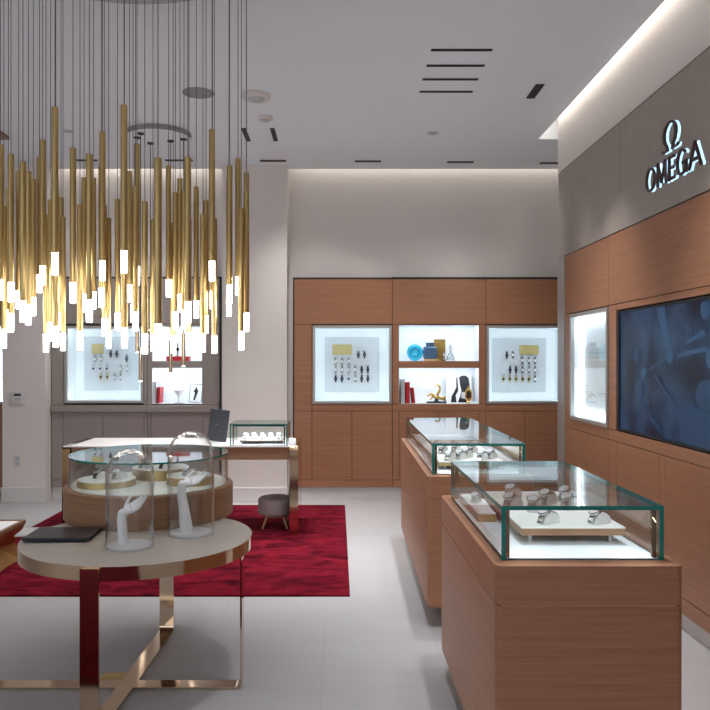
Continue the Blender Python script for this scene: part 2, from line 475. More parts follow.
def wood_mid():
    X0 = BX(392.5); w = BX(486)-X0
    L = lambda px: BX(px)-X0
    n1 = (L(399), L(479), 1.489, 1.875, .3); n2 = (L(399), L(479), 1.03, 1.414, .3)
    e = w
    P = [(0, e, 1.885, TOP, 'upper_panel'), (0, L(399)+GAP/2, 1.026, 1.885, 'side_panel'), (L(479)-GAP/2, e, 1.026, 1.885, 'side_panel'),
         (L(399), L(479), 1.4115, 1.4915, 'shelf_rail'), (0, e, .95, 1.026, 'rail'),
         (0, L(399), .206, .95, 'side_panel'), (L(399), L(438.5), .206, .95, 'door'), (L(438.5), L(479), .206, .95, 'door'), (L(479), e, .206, .95, 'side_panel'),
         (0, e, .125, .206, 'plinth_rail')]
    r = cab_unit('wall_cabinet', 'walnut wall cabinet with two open lit shelves between the watch cases', 'cabinet', (X0, 8.0, 0), 0, w, .1, TOP, BOT, P, [n1, n2], M['wood'], M['wood_dark'])
    for n in (n1, n2):
        niche_lining(r, n); shelf_light(r, n, 1.15)
    MB().box(0, w, .004, .1, TOP+.002, TOP+.022).build('black_reveal', M['black'], r)
    return r, n1, n2
def wood_right():
    X0 = BX(486); w = 2.9-X0
    L = lambda px: BX(px)-X0
    n = (L(488.8), L(562.8), BZ(401.2), BZ(328), .28)
    e = w
    P = [(0, e, 1.885, TOP, 'upper_panel'), (L(565), e, 1.026, 1.885, 'side_panel'), (0, e, .95, 1.026, 'rail'),
         (0, L(524.5), .206, .95, 'door'), (L(524.5), L(563), .206, .95, 'door'), (L(563), e, .206, .95, 'side_panel'), (0, e, .125, .206, 'plinth_rail')]
    r = cab_unit('wall_cabinet', 'walnut wall cabinet with a lit watch case, partly behind the right wall', 'cabinet', (X0, 8.0, 0), 0, w, .1, TOP, BOT, P, [n], M['wood'], M['wood_dark'])
    niche_lining(r, n, 'case_lining'); case_front(r, n, M['steel_frame']); case_lights(r, n, .46)
    MB().box(0, w, .004, .1, TOP+.002, TOP+.022).build('black_reveal', M['black'], r)
    return r, n
WL, nWL = wood_left()
WM, nW1, nW2 = wood_mid()
WR, nWR = wood_right()
# --- taupe leather cabinets left of the centre pier
def taupe_left():
    X0 = -3.08; w = BX(147.5)-X0
    L = lambda px: BX(px)-X0
    n = (L(67), L(141), BZ(400.5), BZ(328.5), .28)
    e = w
    P = [(0, L(64), .95, 1.89, 'side_panel'), (0, L(105), 1.89, TOP+.01, 'upper_panel'), (L(105), e, 1.89, TOP+.01, 'upper_panel'),
         (L(143.5), e, 1.015, 1.89, 'side_panel'),
         (0, L(63), .206, .94, 'door'), (L(63), L(103), .206, .94, 'door'), (L(103), L(144), .206, .94, 'door'), (L(144), e, .206, .94, 'side_panel'), (0, e, .125, .206, 'plinth_rail')]
    P[0] = (0, L(64), 1.015, 1.89, 'side_panel')
    P.append((0, e, .94, 1.015, 'ledge', -.03))
    r = cab_unit('wall_cabinet', 'taupe leather wall cabinet with a lit watch case behind the chandelier', 'cabinet', (X0, 8.0, 0), 0, w, .1, TOP+.01, BOT, P, [n], M['taupe'], M['taupe_dark'])
    niche_lining(r, n, 'case_lining'); case_front(r, n, M['steel_frame']); case_lights(r, n, .46)
    MB().box(0, w, .004, .1, TOP+.012, TOP+.026).build('black_reveal', M['black'], r)
    return r, n
def taupe_right():
    X0 = BX(147.5); w = BX(219.5)-X0
    L = lambda px: BX(px)-X0
    n1 = (L(152), L(202), 1.489, 1.86, .3); n2 = (L(152), L(202), 1.03, 1.414, .3)
    e = w
    P = [(0, e, 1.89, TOP+.01, 'upper_panel'), (0, L(152)+GAP/2, 1.015, 1.89, 'side_panel'), (L(202)-GAP/2, e, 1.015, 1.89, 'side_panel'),
         (L(152), L(202), 1.4115, 1.4915, 'shelf_rail'), (L(152), L(202), 1.857, 1.89, 'top_rail'), (0, e, .94, 1.015, 'ledge', -.03),
         (0, L(151), .206, .94, 'side_panel'), (L(151), L(203), .206, .94, 'door'), (L(203), e, .206, .94, 'side_panel'), (0, e, .125, .206, 'plinth_rail')]
    r = cab_unit('wall_cabinet', 'taupe leather wall cabinet with two open lit shelves behind the desk', 'cabinet', (X0, 8.0, 0), 0, w, .1, TOP+.01, BOT, P, [n1, n2], M['taupe'], M['taupe_dark'])
    for n in (n1, n2):
        niche_lining(r, n); shelf_light(r, n, .95)
    MB().box(w+.002, w+.024, .004, .1, BOT, TOP+.026).box(0, w+.002, .004, .1, TOP+.012, TOP+.026).build('black_reveal', M['black'], r)
    return r, n1, n2
TL, nTL = taupe_left()
TR, nT1, nT2 = taupe_right()
# --- far left wood cabinet, a sliver at the frame's edge
def wood_far():
    X0 = -5.3; w = -3.56-X0
    n = (.9, w-.03, 1.05, 1.86, .12)
    P = [(0, w, 1.885, TOP, 'upper_panel'), (0, .88, .95, 1.885, 'side_panel'), (.88, w, .95, 1.03, 'rail'), (0, .88, .206, .95, 'door'), (.88, w, .206, .95, 'door'), (0, w, .125, .206, 'plinth_rail')]
    r = cab_unit('wall_cabinet', 'wood cabinet sliver at the far left edge behind the white pier', 'cabinet', (X0, 8.0, 0), 0, w, .1, TOP, BOT, P, [n], M['wood'], M['wood_dark'])
    niche_lining(r, n, 'case_lining'); case_front(r, n, M['steel_frame'], .026); case_lights(r, n, .8)
wood_far()

# --- side wall at x=1.9: units run from the far corner towards the camera
SX = 1.9
def side_case():
    Y0 = 6.19; w = Y0-5.19
    L = lambda Y: Y0-Y
    n = (L(6.0), L(5.222), 1.052, 1.843, .075)
    P = [(0, w, 1.88, 2.365, 'upper_panel'), (0, L(6.022), .945, 1.88, 'side_panel'), (L(6.022), w, .945, 1.03, 'rail'), (0, L(6.022), .19, .945, 'side_panel'),
         (L(6.022), L(5.62), .19, .945, 'door'), (L(5.62), w, .19, .945, 'door'), (0, w, .1, .19, 'plinth_rail')]
    r = cab_unit('wall_cabinet', 'wood cabinet on the right wall with a narrow white lit case', 'cabinet', (SX, Y0, 0), -PI/2, w, .3, 2.367, .1, P, [n], M['wood'], M['wood_dark'])
    niche_lining(r, n, 'case_lining'); case_front(r, n, M['steel_frame']); case_lights(r, n, .66)
    for z in (1.25, 1.55):
        MB().box(n[0], n[1], .03, .07, z, z+.006).build('glass_shelf', M['glass'], r)
    return r
SCASE = side_case()
def side_tv():
    Y0 = 5.19; w = Y0-3.58
    L = lambda Y: Y0-Y
    n = (L(5.05), L(3.60), 1.02, 1.836, .1)
    P = [(0, w, 1.88, 2.365, 'upper_panel'), (0, L(5.05), 1.02, 1.88, 'side_panel'), (L(3.60), w, 1.02, 1.88, 'side_panel'), (L(5.05), L(3.6), 1.836, 1.88, 'rail'),
         (0, w, .945, 1.02, 'rail'), (0, L(5.04), .19, .945, 'side_panel'),
         (L(5.04), L(4.37), .19, .945, 'door'), (L(4.37), L(4.29), .19, .945, 'side_panel'), (L(4.29), w, .19, .945, 'door'), (0, w, .1, .19, 'plinth_rail')]
    r = cab_unit('wall_cabinet', 'wood cabinet on the right wall framing the large dark blue screen', 'cabinet', (SX, Y0, 0), -PI/2, w, .3, 2.367, .1, P, [n], M['wood'], M['wood_dark'])
    return r
side_tv()
def side_near():
    Y0 = 3.58; w = Y0-1.2
    P = [(0, w/2, 1.88, 2.365, 'upper_panel'), (w/2, w, 1.88, 2.365, 'upper_panel'), (0, w/2, .945, 1.88, 'side_panel'), (w/2, w, .945, 1.88, 'side_panel'), (0, w/2, .19, .945, 'door'), (w/2, w, .19, .945, 'door'), (0, w, .1, .19, 'plinth_rail')]
    cab_unit('wall_cabinet', 'plain wood cabinet on the right wall, nearest the viewer past the screen', 'cabinet', (SX, Y0, 0), -PI/2, w, .3, 2.367, .1, P, [], M['wood'], M['wood_dark'])
side_near()
struct('trim_3', MB().box(SX-.004, 2.25, 6.192, 6.38, .1, 2.367, .002), M['steel_frame'])     # metal-clad wall end
# fabric wall panels over the wood
fab = MB()
for a, b_ in ((6.38, 6.0), (6.0, 4.99), (4.99, 3.4), (3.4, 1.2)):
    fab.box(SX+.002, 2.25, b_+.003, a-.003, 2.372, 3.098, .002)
struct('wall_fabric_right', fab, M['fabric'])
struct('trim_4', MB().box(SX+.02, 2.25, 1.2, 6.375, 3.098, 3.118).box(SX+.02, 2.2, 1.2, 6.375, 2.366, 2.374), M['black'])

# ===================================================================== TV
def tv():
    r = thing('wall_screen', 'large dark blue flat screen set into the right wood wall', 'screen', (SX, 5.04, 0), -PI/2)
    w, z0, z1 = 1.43, 1.026, 1.83
    f = MB(); t = .014
    f.box(0, w, .002, .06, z0, z0+t); f.box(0, w, .002, .06, z1-t, z1); f.box(0, t*2.2, .002, .06, z0+t, z1-t); f.box(w-t, w, .002, .06, z0+t, z1-t)
    f.build('bezel', M['black'], r)
    m, nt, b = newmat('screen_image'); N, L = nt.nodes, nt.links
    b.inputs['Base Color'].default_value = srgb(8, 10, 16); b.inputs['Roughness'].default_value = .3; b.inputs['Specular IOR Level'].default_value = .15
    tc = N.new('ShaderNodeTexCoord')
    mp = N.new('ShaderNodeMapping'); mp.inputs['Location'].default_value = (-.5, 0, -1.5)
    L.new(tc.outputs['Object'], mp.inputs['Vector'])
    wv = N.new('ShaderNodeTexWave'); wv.wave_type = 'RINGS'; wv.rings_direction = 'Y'; wv.inputs['Scale'].default_value = 6.5; wv.inputs['Distortion'].default_value = 1.2; wv.inputs['Detail'].default_value = 1
    L.new(mp.outputs['Vector'], wv.inputs['Vector'])
    ns = N.new('ShaderNodeTexNoise'); ns.inputs['Scale'].default_value = 3.2; ns.inputs['Detail'].default_value = 1
    L.new(tc.outputs['Object'], ns.inputs['Vector'])
    ma = N.new('ShaderNodeMath'); ma.operation = 'MULTIPLY_ADD'; ma.inputs[1].default_value = .07
    L.new(wv.outputs['Fac'], ma.inputs[0]); L.new(ns.outputs['Fac'], ma.inputs[2])
    rp = N.new('ShaderNodeValToRGB')
    rp.color_ramp.elements[0].position = .36; rp.color_ramp.elements[0].color = srgb(24, 28, 50)
    rp.color_ramp.elements[1].position = .68; rp.color_ramp.elements[1].color = srgb(52, 84, 120)
    L.new(ma.outputs[0], rp.inputs['Fac']); L.new(rp.outputs['Color'], b.inputs['Emission Color'])
    b.inputs['Emission Strength'].default_value = .30
    def em(nm, c, s=.25):
        mm, _, bb = newmat(nm); bb.inputs['Base Color'].default_value = srgb(8, 10, 16); bb.inputs['Roughness'].default_value = .3; bb.inputs['Specular IOR Level'].default_value = .15
        bb.inputs['Emission Color'].default_value = c; bb.inputs['Emission Strength'].default_value = s; return mm
    hand = em('screen_hand', srgb(66, 108, 150)); blob = em('screen_blob', srgb(50, 84, 122)); mark = em('screen_mark', srgb(96, 116, 146))
    sc = MB(); sc.mat(0).box(t*2.2, w-t, .012, .03, z0+t, z1-t)
    def P(cx, cy):                      # spot of the picture as seen on the screen
        x = 610+cx/4.176; y = 290+cy/4.176
        Z = F*SX/(x-337)
        return (5.04-Z, H+(360-y)/F*Z)
    M2 = Matrix.Rotation(PI/2, 4, 'X')
    lay = [0.0110]
    def flat(pts, mi):
        lay[0] -= .0004
        sc.mat(mi).add([(p[0], lay[0], p[1]) for p in pts], [list(range(len(pts)))])
    def ell(cx, cy, rx, ry, mi, rot=0):
        pts = []
        for k in range(28):
            a = 2*PI*k/28; u, v = rx*math.cos(a), ry*math.sin(a)
            pts.append(P(cx+u*math.cos(rot)-v*math.sin(rot), cy+u*math.sin(rot)+v*math.cos(rot)))
        flat(pts, mi)
    poly = lambda pts, mi: flat([P(*p) for p in pts], mi)
    poly([(186, 76), (220, 70), (244, 245), (226, 250)], 1)
    poly([(306, 214), (384, 164), (392, 186), (314, 226)], 1)
    poly([(272, 268), (396, 233), (398, 256), (276, 280)], 1)
    poly([(236, 278), (140, 335), (142, 345), (240, 292)], 2)
    ell(134, 346, 11, 20, 1); ell(242, 278, 15, 26, 1)
    ell(390, 84, 19, 38, 1); ell(105, 270, 13, 30, 2); ell(408, 285, 14, 42, 1)
    poly([(108, 90), (128, 84), (150, 140), (136, 160), (112, 122)], 2)
    ell(398, 440, 46, 66, 2); ell(115, 420, 16, 44, 2); ell(238, 612, 16, 20, 2)
    poly([(262, 500), (300, 460), (416, 520), (416, 680), (300, 640)], 2)
    poly([(150, 520), (160, 515), (215, 585), (200, 590)], 2)
    poly([(180, 360), (188, 356), (262, 470), (252, 476)], 2)
    # the small mark in the picture: horseshoe and word
    mk = []
    for k in range(15):
        a = math.radians(-50+280*k/14)
        mk.append((a,))
    for i in range(14):
        a, a2 = mk[i][0], mk[i+1][0]
        poly([(296+10*math.cos(a), 74-17*math.sin(a)), (296+10*math.cos(a2), 74-17*math.sin(a2)), (296+7.5*math.cos(a2), 74-14*math.sin(a2)), (296+7.5*math.cos(a), 74-14*math.sin(a))], 3)
    o = sc.build('screen', [m, hand, blob, mark], r, smooth=False)
    return r, o, mark, P
TV, TVS, MARK, TVP = tv()

def text_mesh(s):
    cu = bpy.data.curves.new('t', 'FONT'); cu.body = s; cu.size = 1; cu.align_x = 'LEFT'
    o = bpy.data.objects.new('t', cu); COL.objects.link(o)
    dg = bpy.context.evaluated_depsgraph_get(); dg.update()
    me = bpy.data.meshes.new_from_object(o.evaluated_get(dg))
    bpy.data.objects.remove(o); bpy.data.curves.remove(cu)
    return me
# word in the screen picture, running down to the right
tm = MB()
p0, p1 = Vector(TVP(258, 92)), Vector(TVP(322, 178))
me = text_mesh('OMEGA')
xs = [v.co.x for v in me.vertices]
d = (p1-p0); ln = d.length; d.normalize(); nrm = Vector((-d.y, d.x))
sc_ = ln/(max(xs)-min(xs))
tm.add([((p0+d*(v.co.x-min(xs))*sc_+nrm*v.co.y*sc_).x, .0035, (p0+d*(v.co.x-min(xs))*sc_+nrm*v.co.y*sc_).y) for v in me.vertices], [list(p.vertices) for p in me.polygons])
bpy.data.meshes.remove(me)
tm.build('screen_word', MARK, TV, smooth=False)

# =================================================================== SIGN
def omega_shape(cx, z0, z1, wd, y0, y1):
    """horseshoe with two feet, in the x-z plane"""
    h = z1-z0
    oc, ic = [], []
    zc = z0+h*.56
    for k in range(33):
        a = math.radians(-62+304*k/32)
        th = .5+.5*abs(math.cos(a))            # thick sides, thin top
        ro = (wd*.44, h*.44)
        ri = (wd*(.44-.12*th-.02), h*(.44-.06))
        oc.append((cx+ro[0]*math.cos(a), zc+ro[1]*math.sin(a)))
        ic.append((cx+ri[0]*math.cos(a), zc+ri[1]*math.sin(a)*.985))
    mb = MB()
    Mx = Matrix(((1, 0, 0, 0), (0, 0, 1, 0), (0, 1, 0, 0), (0, 0, 0, 1)))
    mb.strip(oc, ic, y0, y1, Mx)
    for sgn in (-1, 1):
        pts = [(cx+sgn*wd*.5, z0+h*.13), (cx+sgn*wd*.46, z0), (cx+sgn*wd*.10, z0), (cx+sgn*wd*.16, z0+h*.17), (cx+sgn*wd*.24, z0+h*.12), (cx+sgn*wd*.42, z0+h*.06)]
        pts = [(cx+sgn*wd*.5, z0+h*.12), (cx+sgn*wd*.47, z0), (cx+sgn*wd*.09, z0), (cx+sgn*wd*.09, z0+h*.05), (cx+sgn*wd*.17, z0+h*.2), (cx+sgn*wd*.24, z0+h*.16), (cx+sgn*wd*.22, z0+h*.065), (cx+sgn*wd*.43, z0+h*.065), (cx+sgn*wd*.46, z0+h*.12)]
        mb.prism(pts, y0, y1, Mx)
    return mb
XZ = Matrix(((1, 0, 0, 0), (0, 0, 1, 0), (0, 1, 0, 0), (0, 0, 0, 1)))
def stroke_letter(ch, x0, x1, z0, z1, y0, y1):
    """capital letter drawn with flat strokes in the x-z plane"""
    t = .017; mb = MB(); w, h = x1-x0, z1-z0
    def seg(p, q, tp=t, tq=t):
        p = Vector((x0+p[0]*w, z0+p[1]*h)); q = Vector((x0+q[0]*w, z0+q[1]*h))
        d = (q-p).normalized(); n = Vector((-d.y, d.x))
        mb.prism([tuple(p+n*tp/2), tuple(p-n*tp/2), tuple(q-n*tq/2), tuple(q+n*tq/2)], y0, y1, XZ)
    def arc(a0, a1, n=36):
        cx, cz = (x0+x1)/2, (z0+z1)/2
        oc, ic = [], []
        for k in range(n+1):
            a = math.radians(a0+(a1-a0)*k/n)
            oc.append((cx+w/2*math.cos(a), cz+h/2*math.sin(a))); ic.append((cx+(w/2-t)*math.cos(a), cz+(h/2-t*.8)*math.sin(a)))
        mb.strip(oc, ic, y0, y1, XZ)
    e = t/2/w; f = t/2/h
    if ch == 'O': arc(0, 360)
    if ch == 'M':
        seg((e*1.4, 0), (.14, 1)); seg((1-e*1.4, 0), (.86, 1)); seg((.14, 1), (.5, .12)); seg((.86, 1), (.5, .12))
    if ch == 'E':
        seg((e, 0), (e, 1)); seg((0, f), (1, f)); seg((0, .5), (.85, .5)); seg((0, 1-f), (1, 1-f))
    if ch == 'G':
        arc(42, 340); seg((.55, .45), (1, .45)); seg((1-e, .02), (1-e, .45))
    if ch == 'A':
        seg((e, 0), (.5, 1)); seg((1-e, 0), (.5, 1)); seg((.24, .32), (.76, .32))
    return mb
def sign():
    r = thing('wall_sign', 'halo-lit brown shop sign with horseshoe emblem on the grey fabric wall', 'sign', (SX+.002, 4.52, 0), -PI/2)
    em = omega_shape(.328, 2.685, 2.85, .2, -.026, -.016).build('emblem', M['signface'], r)
    omega_shape(.328, 2.685, 2.85, .2, -.005, -.0005).build('halo_light', M['halo'], em)
    for ch, a, b_ in (('O', 0, .132), ('M', .152, .286), ('E', .308, .39), ('G', .408, .534), ('A', .544, .697)):
        e = .004 if ch in 'OG' else 0
        l = stroke_letter(ch, a, b_, 2.513-e, 2.65+e, -.026, -.016).build('letter', M['signface'], r, ang=30)
        stroke_letter(ch, a, b_, 2.513-e, 2.65+e, -.005, -.0005).build('halo_light', M['halo'], l, ang=30)
sign()

# ================================================================ ISLANDS
def pane_box(mb, x0, x1, y0, y1, z0, z1, axis):
    """glass sheet: faces across 'axis' are clear (mat 0), the rest are green edges (mat 1)"""
    vs = [(x, y, z) for x in (x0, x1) for y in (y0, y1) for z in (z0, z1)]
    F6 = {'x': [[0, 1, 3, 2], [4, 6, 7, 5]], 'y': [[0, 4, 5, 1], [2, 3, 7, 6]], 'z': [[0, 2, 6, 4], [1, 5, 7, 3]]}
    for a, fs in F6.items():
        mb.mat(0 if a == axis else 1).add(vs, fs)
    return mb
def island(label, loc, rz, w, l, gx0, gx1, gy0, gy1):
    r = thing('display_counter', label, 'display counter', loc, rz)
    MB().prism(rrect(.1, w-.1, .1, l-.1, .02), 0, .12).build('plinth', M['plinth'], r)
    MB().prism(rrect(0, w, 0, l, .025), .12, .722).build('body', M['wood'], r)
    MB().prism(rrect(.002, w-.002, .002, l-.002, .024), .722, .726).build('inlay', M['champagne'], r)
    MB().prism(rrect(0, w, 0, l, .025), .726, .85).build('top_band', M['wood'], r)
    MB().box(gx0+.012, gx1-.012, gy0+.012, gy1-.012, .85, .853).build('deck', M['case_white'], r)
    t = .014; zt = 1.026
    for a in ((gx0, gx0+t, gy0, gy1, 'x'), (gx1-t, gx1, gy0, gy1, 'x'), (gx0+t, gx1-t, gy0, gy0+t, 'y'), (gx0+t, gx1-t, gy1-t, gy1, 'y')):
        pane_box(MB(), *a[:4], .85, zt-t, a[4]).build('glass_side', [M['glass'], M['glass_edge']], r, smooth=False)
    pane_box(MB(), gx0, gx1, gy0, gy1, zt-t, zt, 'z').build('glass_top', [M['glass'], M['glass_edge']], r, smooth=False)
    q = .024
    for x in (gx0+q, gx1-q):
        for y in (gy0+q, gy1-q):
            MB().box(x-.007, x+.007, y-.007, y+.007, .853, zt-t-.001, .0015).build('post', M['bronze'], r)
    for x, dx in ((gx0+q+.009, 1), (gx1-q-.009, -1)):
        for y in ((gy0+q, gy1-q) if l < 1.5 else (gy0+q, (gy0+gy1)/2, gy1-q)):
            ang = Matrix.Rotation(rz, 3, 'Z')
            area(Vector(loc)+ang @ Vector((x, y, .99)), ang @ Vector((dx, 0, -.75)), .02, .05, .35, COOL)
    return r
ISF = island('nearest wood display counter with glass top case, in front of the right wall', (.5, 2.338, 0), 0, .595, 1.232, .034, .562, .072, 1.14)
ISB = island('wood display counter with glass top case, behind the nearest one', (.505, 4.14, 0), -math.radians(.75), .595, 2.03, .034, .562, .075, 1.96)

# ----------------------------------------------- watches on cushions / trays
def arc_band(mb, r0, r1, w, a0, a1, n=20, x0=0):
    """band following an arc in the y-z plane"""
    vs, fs = [], []
    for k in range(n+1):
        a = a0+(a1-a0)*k/n
        for rr in (r0, r1):
            for x in (-w/2, w/2):
                vs.append((x0+x, -rr*math.cos(a), rr*math.sin(a)))
    for k in range(n):
        b = 4*k
        fs += [[b, b+1, b+5, b+4], [b+2, b+6, b+7, b+3], [b, b+4, b+6, b+2], [b+1, b+3, b+7, b+5]]
    fs += [[0, 2, 3, 1], [4*n, 4*n+1, 4*n+3, 4*n+2]]
    return mb.add(vs, fs)
STAND_R = .036
def make_stand():
    m = MB()
    n = 16; poly = [(-STAND_R*math.cos(PI*k/n), STAND_R*math.sin(PI*k/n)*1.0) for k in range(n+1)]
    Mx = Matrix(((0, 0, 1, 0), (1, 0, 0, 0), (0, 1, 0, 0), (0, 0, 0, 1)))
    m.prism(poly, -.016, .016, Mx)
    return m.build('watch_stand', M['pad'])
def make_watch(strap, dial):
    r = bpy.data.objects.new('watch', None); COL.objects.link(r); r.empty_display_size = .03
    b = MB(); n = 14
    for k in range(n):                                    # bracelet links
        a0 = PI*.03+PI*.94*k/n; a1 = PI*.03+PI*.94*(k+.86)/n
        arc_band(b, STAND_R+.001, STAND_R+.005, .022, a0, a1, 2)
    b.build('bracelet', strap, r)
    ac = math.radians(62)
    q = Matrix.Rotation(math.radians(90)-ac, 4, 'X')
    T = Matrix.Translation((0, -(STAND_R+.003)*math.cos(ac), (STAND_R+.003)*math.sin(ac))) @ q
    c = MB().lathe([(0, 0), (.017, 0), (.0195, .003), (.0195, .008), (.0165, .011), (.0165, .009), (0, .009)], 28)
    c.rod((.019, 0, .0055), (.0245, 0, .0055), .003, 10)
    c.xform(T); cs = c.build('case', M['steel'], r)
    d = MB().cyl((0, 0), .0162, .009, .0096, 24).xform(T); d.build('dial', dial, cs)
    return r
STAND = make_stand()
WATCHES = {'steel': make_watch(M['steel'], M['silver_dial']), 'navy': make_watch(M['steel'], M['navy']), 'dark': make_watch(M['ink'], M['ink']), 'gold': make_watch(M['gold'], M['silver_dial'])}
USED = set()
def put_watch(x, y, z, rz, kind, where, stand_where, s=1.25, group=None):
    key = 'stand'
    if key in USED: st = STAND.copy(); COL.objects.link(st)
    else: st = STAND; USED.add(key)
    st.location = (x, y, z); st.rotation_euler = (0, 0, rz); st.scale = (s, s, s)
    tag(st, 'ivory watch cushion '+stand_where, 'watch stand', 'watch cushions in the glass cases')
    if kind is None: return
    if kind in USED: w = copy_tree(WATCHES[kind])
    else: w = WATCHES[kind]; USED.add(kind)
    w.location = (x, y, z); w.rotation_euler = (0, 0, rz); w.scale = (s, s, s)
    tag(w, {'steel': 'steel watch ', 'navy': 'steel watch with a blue dial ', 'dark': 'black strapped watch ', 'gold': 'gold watch '}[kind]+where, 'watch', group)

def platform(label, x0, x1, y0, y1, z0, z1, base, edge, legs=True):
    r = thing('display_platform', label, 'display platform', ((x0+x1)/2, (y0+y1)/2, base))
    w, l = (x1-x0)/2, (y1-y0)/2
    a, b_ = z0-base, z1-base
    MB().box(-w, w, -l, l, a, b_-.004, .001).build('edge_band', edge, r)
    MB().box(-w, w, -l, l, b_-.004, b_, .001).build('top_pad', M['pad'], r)
    if legs:
        for sx in (-1, 1):
            for sy in (-1, 1):
                MB().box(sx*(w-.04)-.006, sx*(w-.04)+.006, sy*(l-.04)-.006, sy*(l-.04)+.006, 0, a).build('leg', M['steel_frame'], r)
    return r
# nearest counter
DK = .853
platform('raised ivory tray with wooden edge at the right in the nearest glass case', .646, 1.012, 2.60, 3.32, .885, .913, DK, M['wood_lite'])
platform('low ivory tray with pale edge at the left in the nearest glass case', .562, .636, 2.96, 3.40, DK, .887, DK, M['brass'], False)
fw = [(.762, 2.672, .75, 'steel', 'at front left on the raised tray in the nearest case'),
      (.945, 2.672, .8, 'steel', 'at front right on the raised tray in the nearest case'),
      (.700, 2.955, .5, 'steel', 'at the left end of the middle row in the nearest case'),
      (.772, 2.90, .2, 'steel', 'second from left before the middle row of the nearest case'),
      (.862, 3.03, .5, 'steel', 'third from left in the middle row of the nearest case'),
      (.925, 2.93, .7, 'steel', 'right of the middle row in the nearest case'),
      (.965, 3.10, .6, 'gold', 'at the back right corner of the raised tray in the nearest case'),
      (.75, 3.16, .4, 'steel', 'at the back left of the raised tray in the nearest case')]
for x, y, a, k, wh in fw:
    put_watch(x, y, .913, -a-.3, k, wh, wh, 1.12 if y < 2.7 else 1.25)
put_watch(.60, 3.2, .887, -.5, 'steel', 'alone on the low tray at the left of the nearest case', 'on the low tray at the left of the nearest case', .9)
# second counter
platform('long raised ivory tray inside the second glass case', .60, .99, 4.36, 5.98, .876, .902, DK, M['brass'])
bw = [(.675, 4.42, 'steel'), (.745, 4.47, 'navy'), (.80, 4.56, 'steel'), (.87, 4.44, 'steel'), (.935, 4.50, 'dark'), (.68, 4.75, 'dark'), (.78, 4.85, 'steel'), (.88, 4.8, 'gold'), (.70, 5.15, 'steel'), (.83, 5.2, 'navy'), (.93, 5.12, 'steel')]
order = ['front left corner', 'second from the left at the front', 'third from the left at the front', 'fourth from the left at the front', 'front right corner', 'left of the second row', 'middle of the second row', 'right of the second row', 'left of the third row', 'middle of the third row', 'right of the third row']
for (x, y, k), wh in zip(bw, order):
    put_watch(x, y, .902, -.6, 'steel', 'at the '+wh+' in the second case', 'at '+wh+' in the second case')

# ============================================================ ROUND TABLE
TC = Vector((-.935, 3.504)); TR_ = .53; TH = .67
def round_table():
    r = thing('round_table', 'round ivory-topped table with champagne metal rim and crossed band legs', 'table', (TC.x, TC.y, 0))
    MB().lathe([(0, TH-.05), (TR_-.004, TH-.05), (TR_-.004, TH-.002), (TR_-.006, TH), (0, TH)], 96).build('tabletop', M['tabletop'], r)
    MB().lathe([(TR_-.0035, TH-.057), (TR_, TH-.057), (TR_, TH-.0005), (TR_-.0035, TH-.0005)], 96, closed=True).build('rim', M['champagne'], r)
    wd, th = .078, .008
    L = lambda x, y, z: (x-TC.x, y-TC.y, z)
    def band(nm, pts, across):
        """flat band through pts with rounded bends, 'across' = band width direction"""
        m = MB(); ac = Vector(across).normalized()*wd/2
        P = [Vector(p) for p in pts]
        path = [P[0]]
        for i in range(1, len(P)-1):
            a = (P[i-1]-P[i]).normalized(); b_ = (P[i+1]-P[i]).normalized(); rr = .03
            s, e = P[i]+a*rr, P[i]+b_*rr
            for k in range(7):
                t = k/6
                path.append((1-t)**2*s+2*t*(1-t)*P[i]+t*t*e)
        path.append(P[-1])
        n = len(path); vs = []; fs = []
        for i, p in enumerate(path):
            d = (path[min(i+1, n-1)]-path[max(i-1, 0)]).normalized()
            nn = d.cross(ac).normalized()*th/2
            vs += [p-ac-nn, p+ac-nn, p+ac+nn, p-ac+nn]
        for i in range(n-1):
            b0 = 4*i
            for k in range(4):
                k2 = (k+1) % 4
                fs.append([b0+k, b0+k2, b0+4+k2, b0+4+k])
        fs += [[0, 1, 2, 3], [4*n-1, 4*n-2, 4*n-3, 4*n-4]]
        m.add(vs, fs); return m.build(nm, M['champagne'], r, ang=50)
    zb = .006
    fl, bk = (-.99, 2.968), (-.942, 4.105)
    dB = Vector((bk[0]-fl[0], bk[1]-fl[1], 0)).normalized(); acB = Vector((-dB.y, dB.x, 0))
    mid = Vector((-.965, 3.41))
    band('leg', [L(fl[0], fl[1], TH-.005), L(fl[0], fl[1], zb), L(mid.x, mid.y, zb)], acB)
    band('leg', [L(bk[0], bk[1], TH-.004), L(bk[0], bk[1], zb), L(mid.x, mid.y, zb)], acB)
    rt, lf = (-.437, 3.415), (-1.62, 3.415)
    band('leg', [L(-.75, rt[1], TH-.06), L(rt[0], rt[1], TH-.06), L(rt[0], rt[1], zb+.0005), L(mid.x, rt[1], zb+.0005)], (0, 1, 0))
    band('floor_bar', [L(lf[0], lf[1], zb+.0005), L(-1.3, lf[1], zb+.0005), L(mid.x, lf[1], zb+.0005)], (0, 1, 0))
    return r
round_table()
fo = thing('floor_outlet', 'small embossed brass outlet plate in the floor under the round table', 'floor outlet', (-1.052, 3.507, 0))
MB().box(-.066, .066, -.048, .048, 0, .004, .001).build('plate', M['brass'], fo)
lid = MB()
for i in range(6):
    for j in range(4):
        lid.box(-.056+i*.019, -.043+i*.019, -.038+j*.0195, -.026+j*.0195, .004, .0055)
lid.build('embossed_lid', M['brass'], fo)
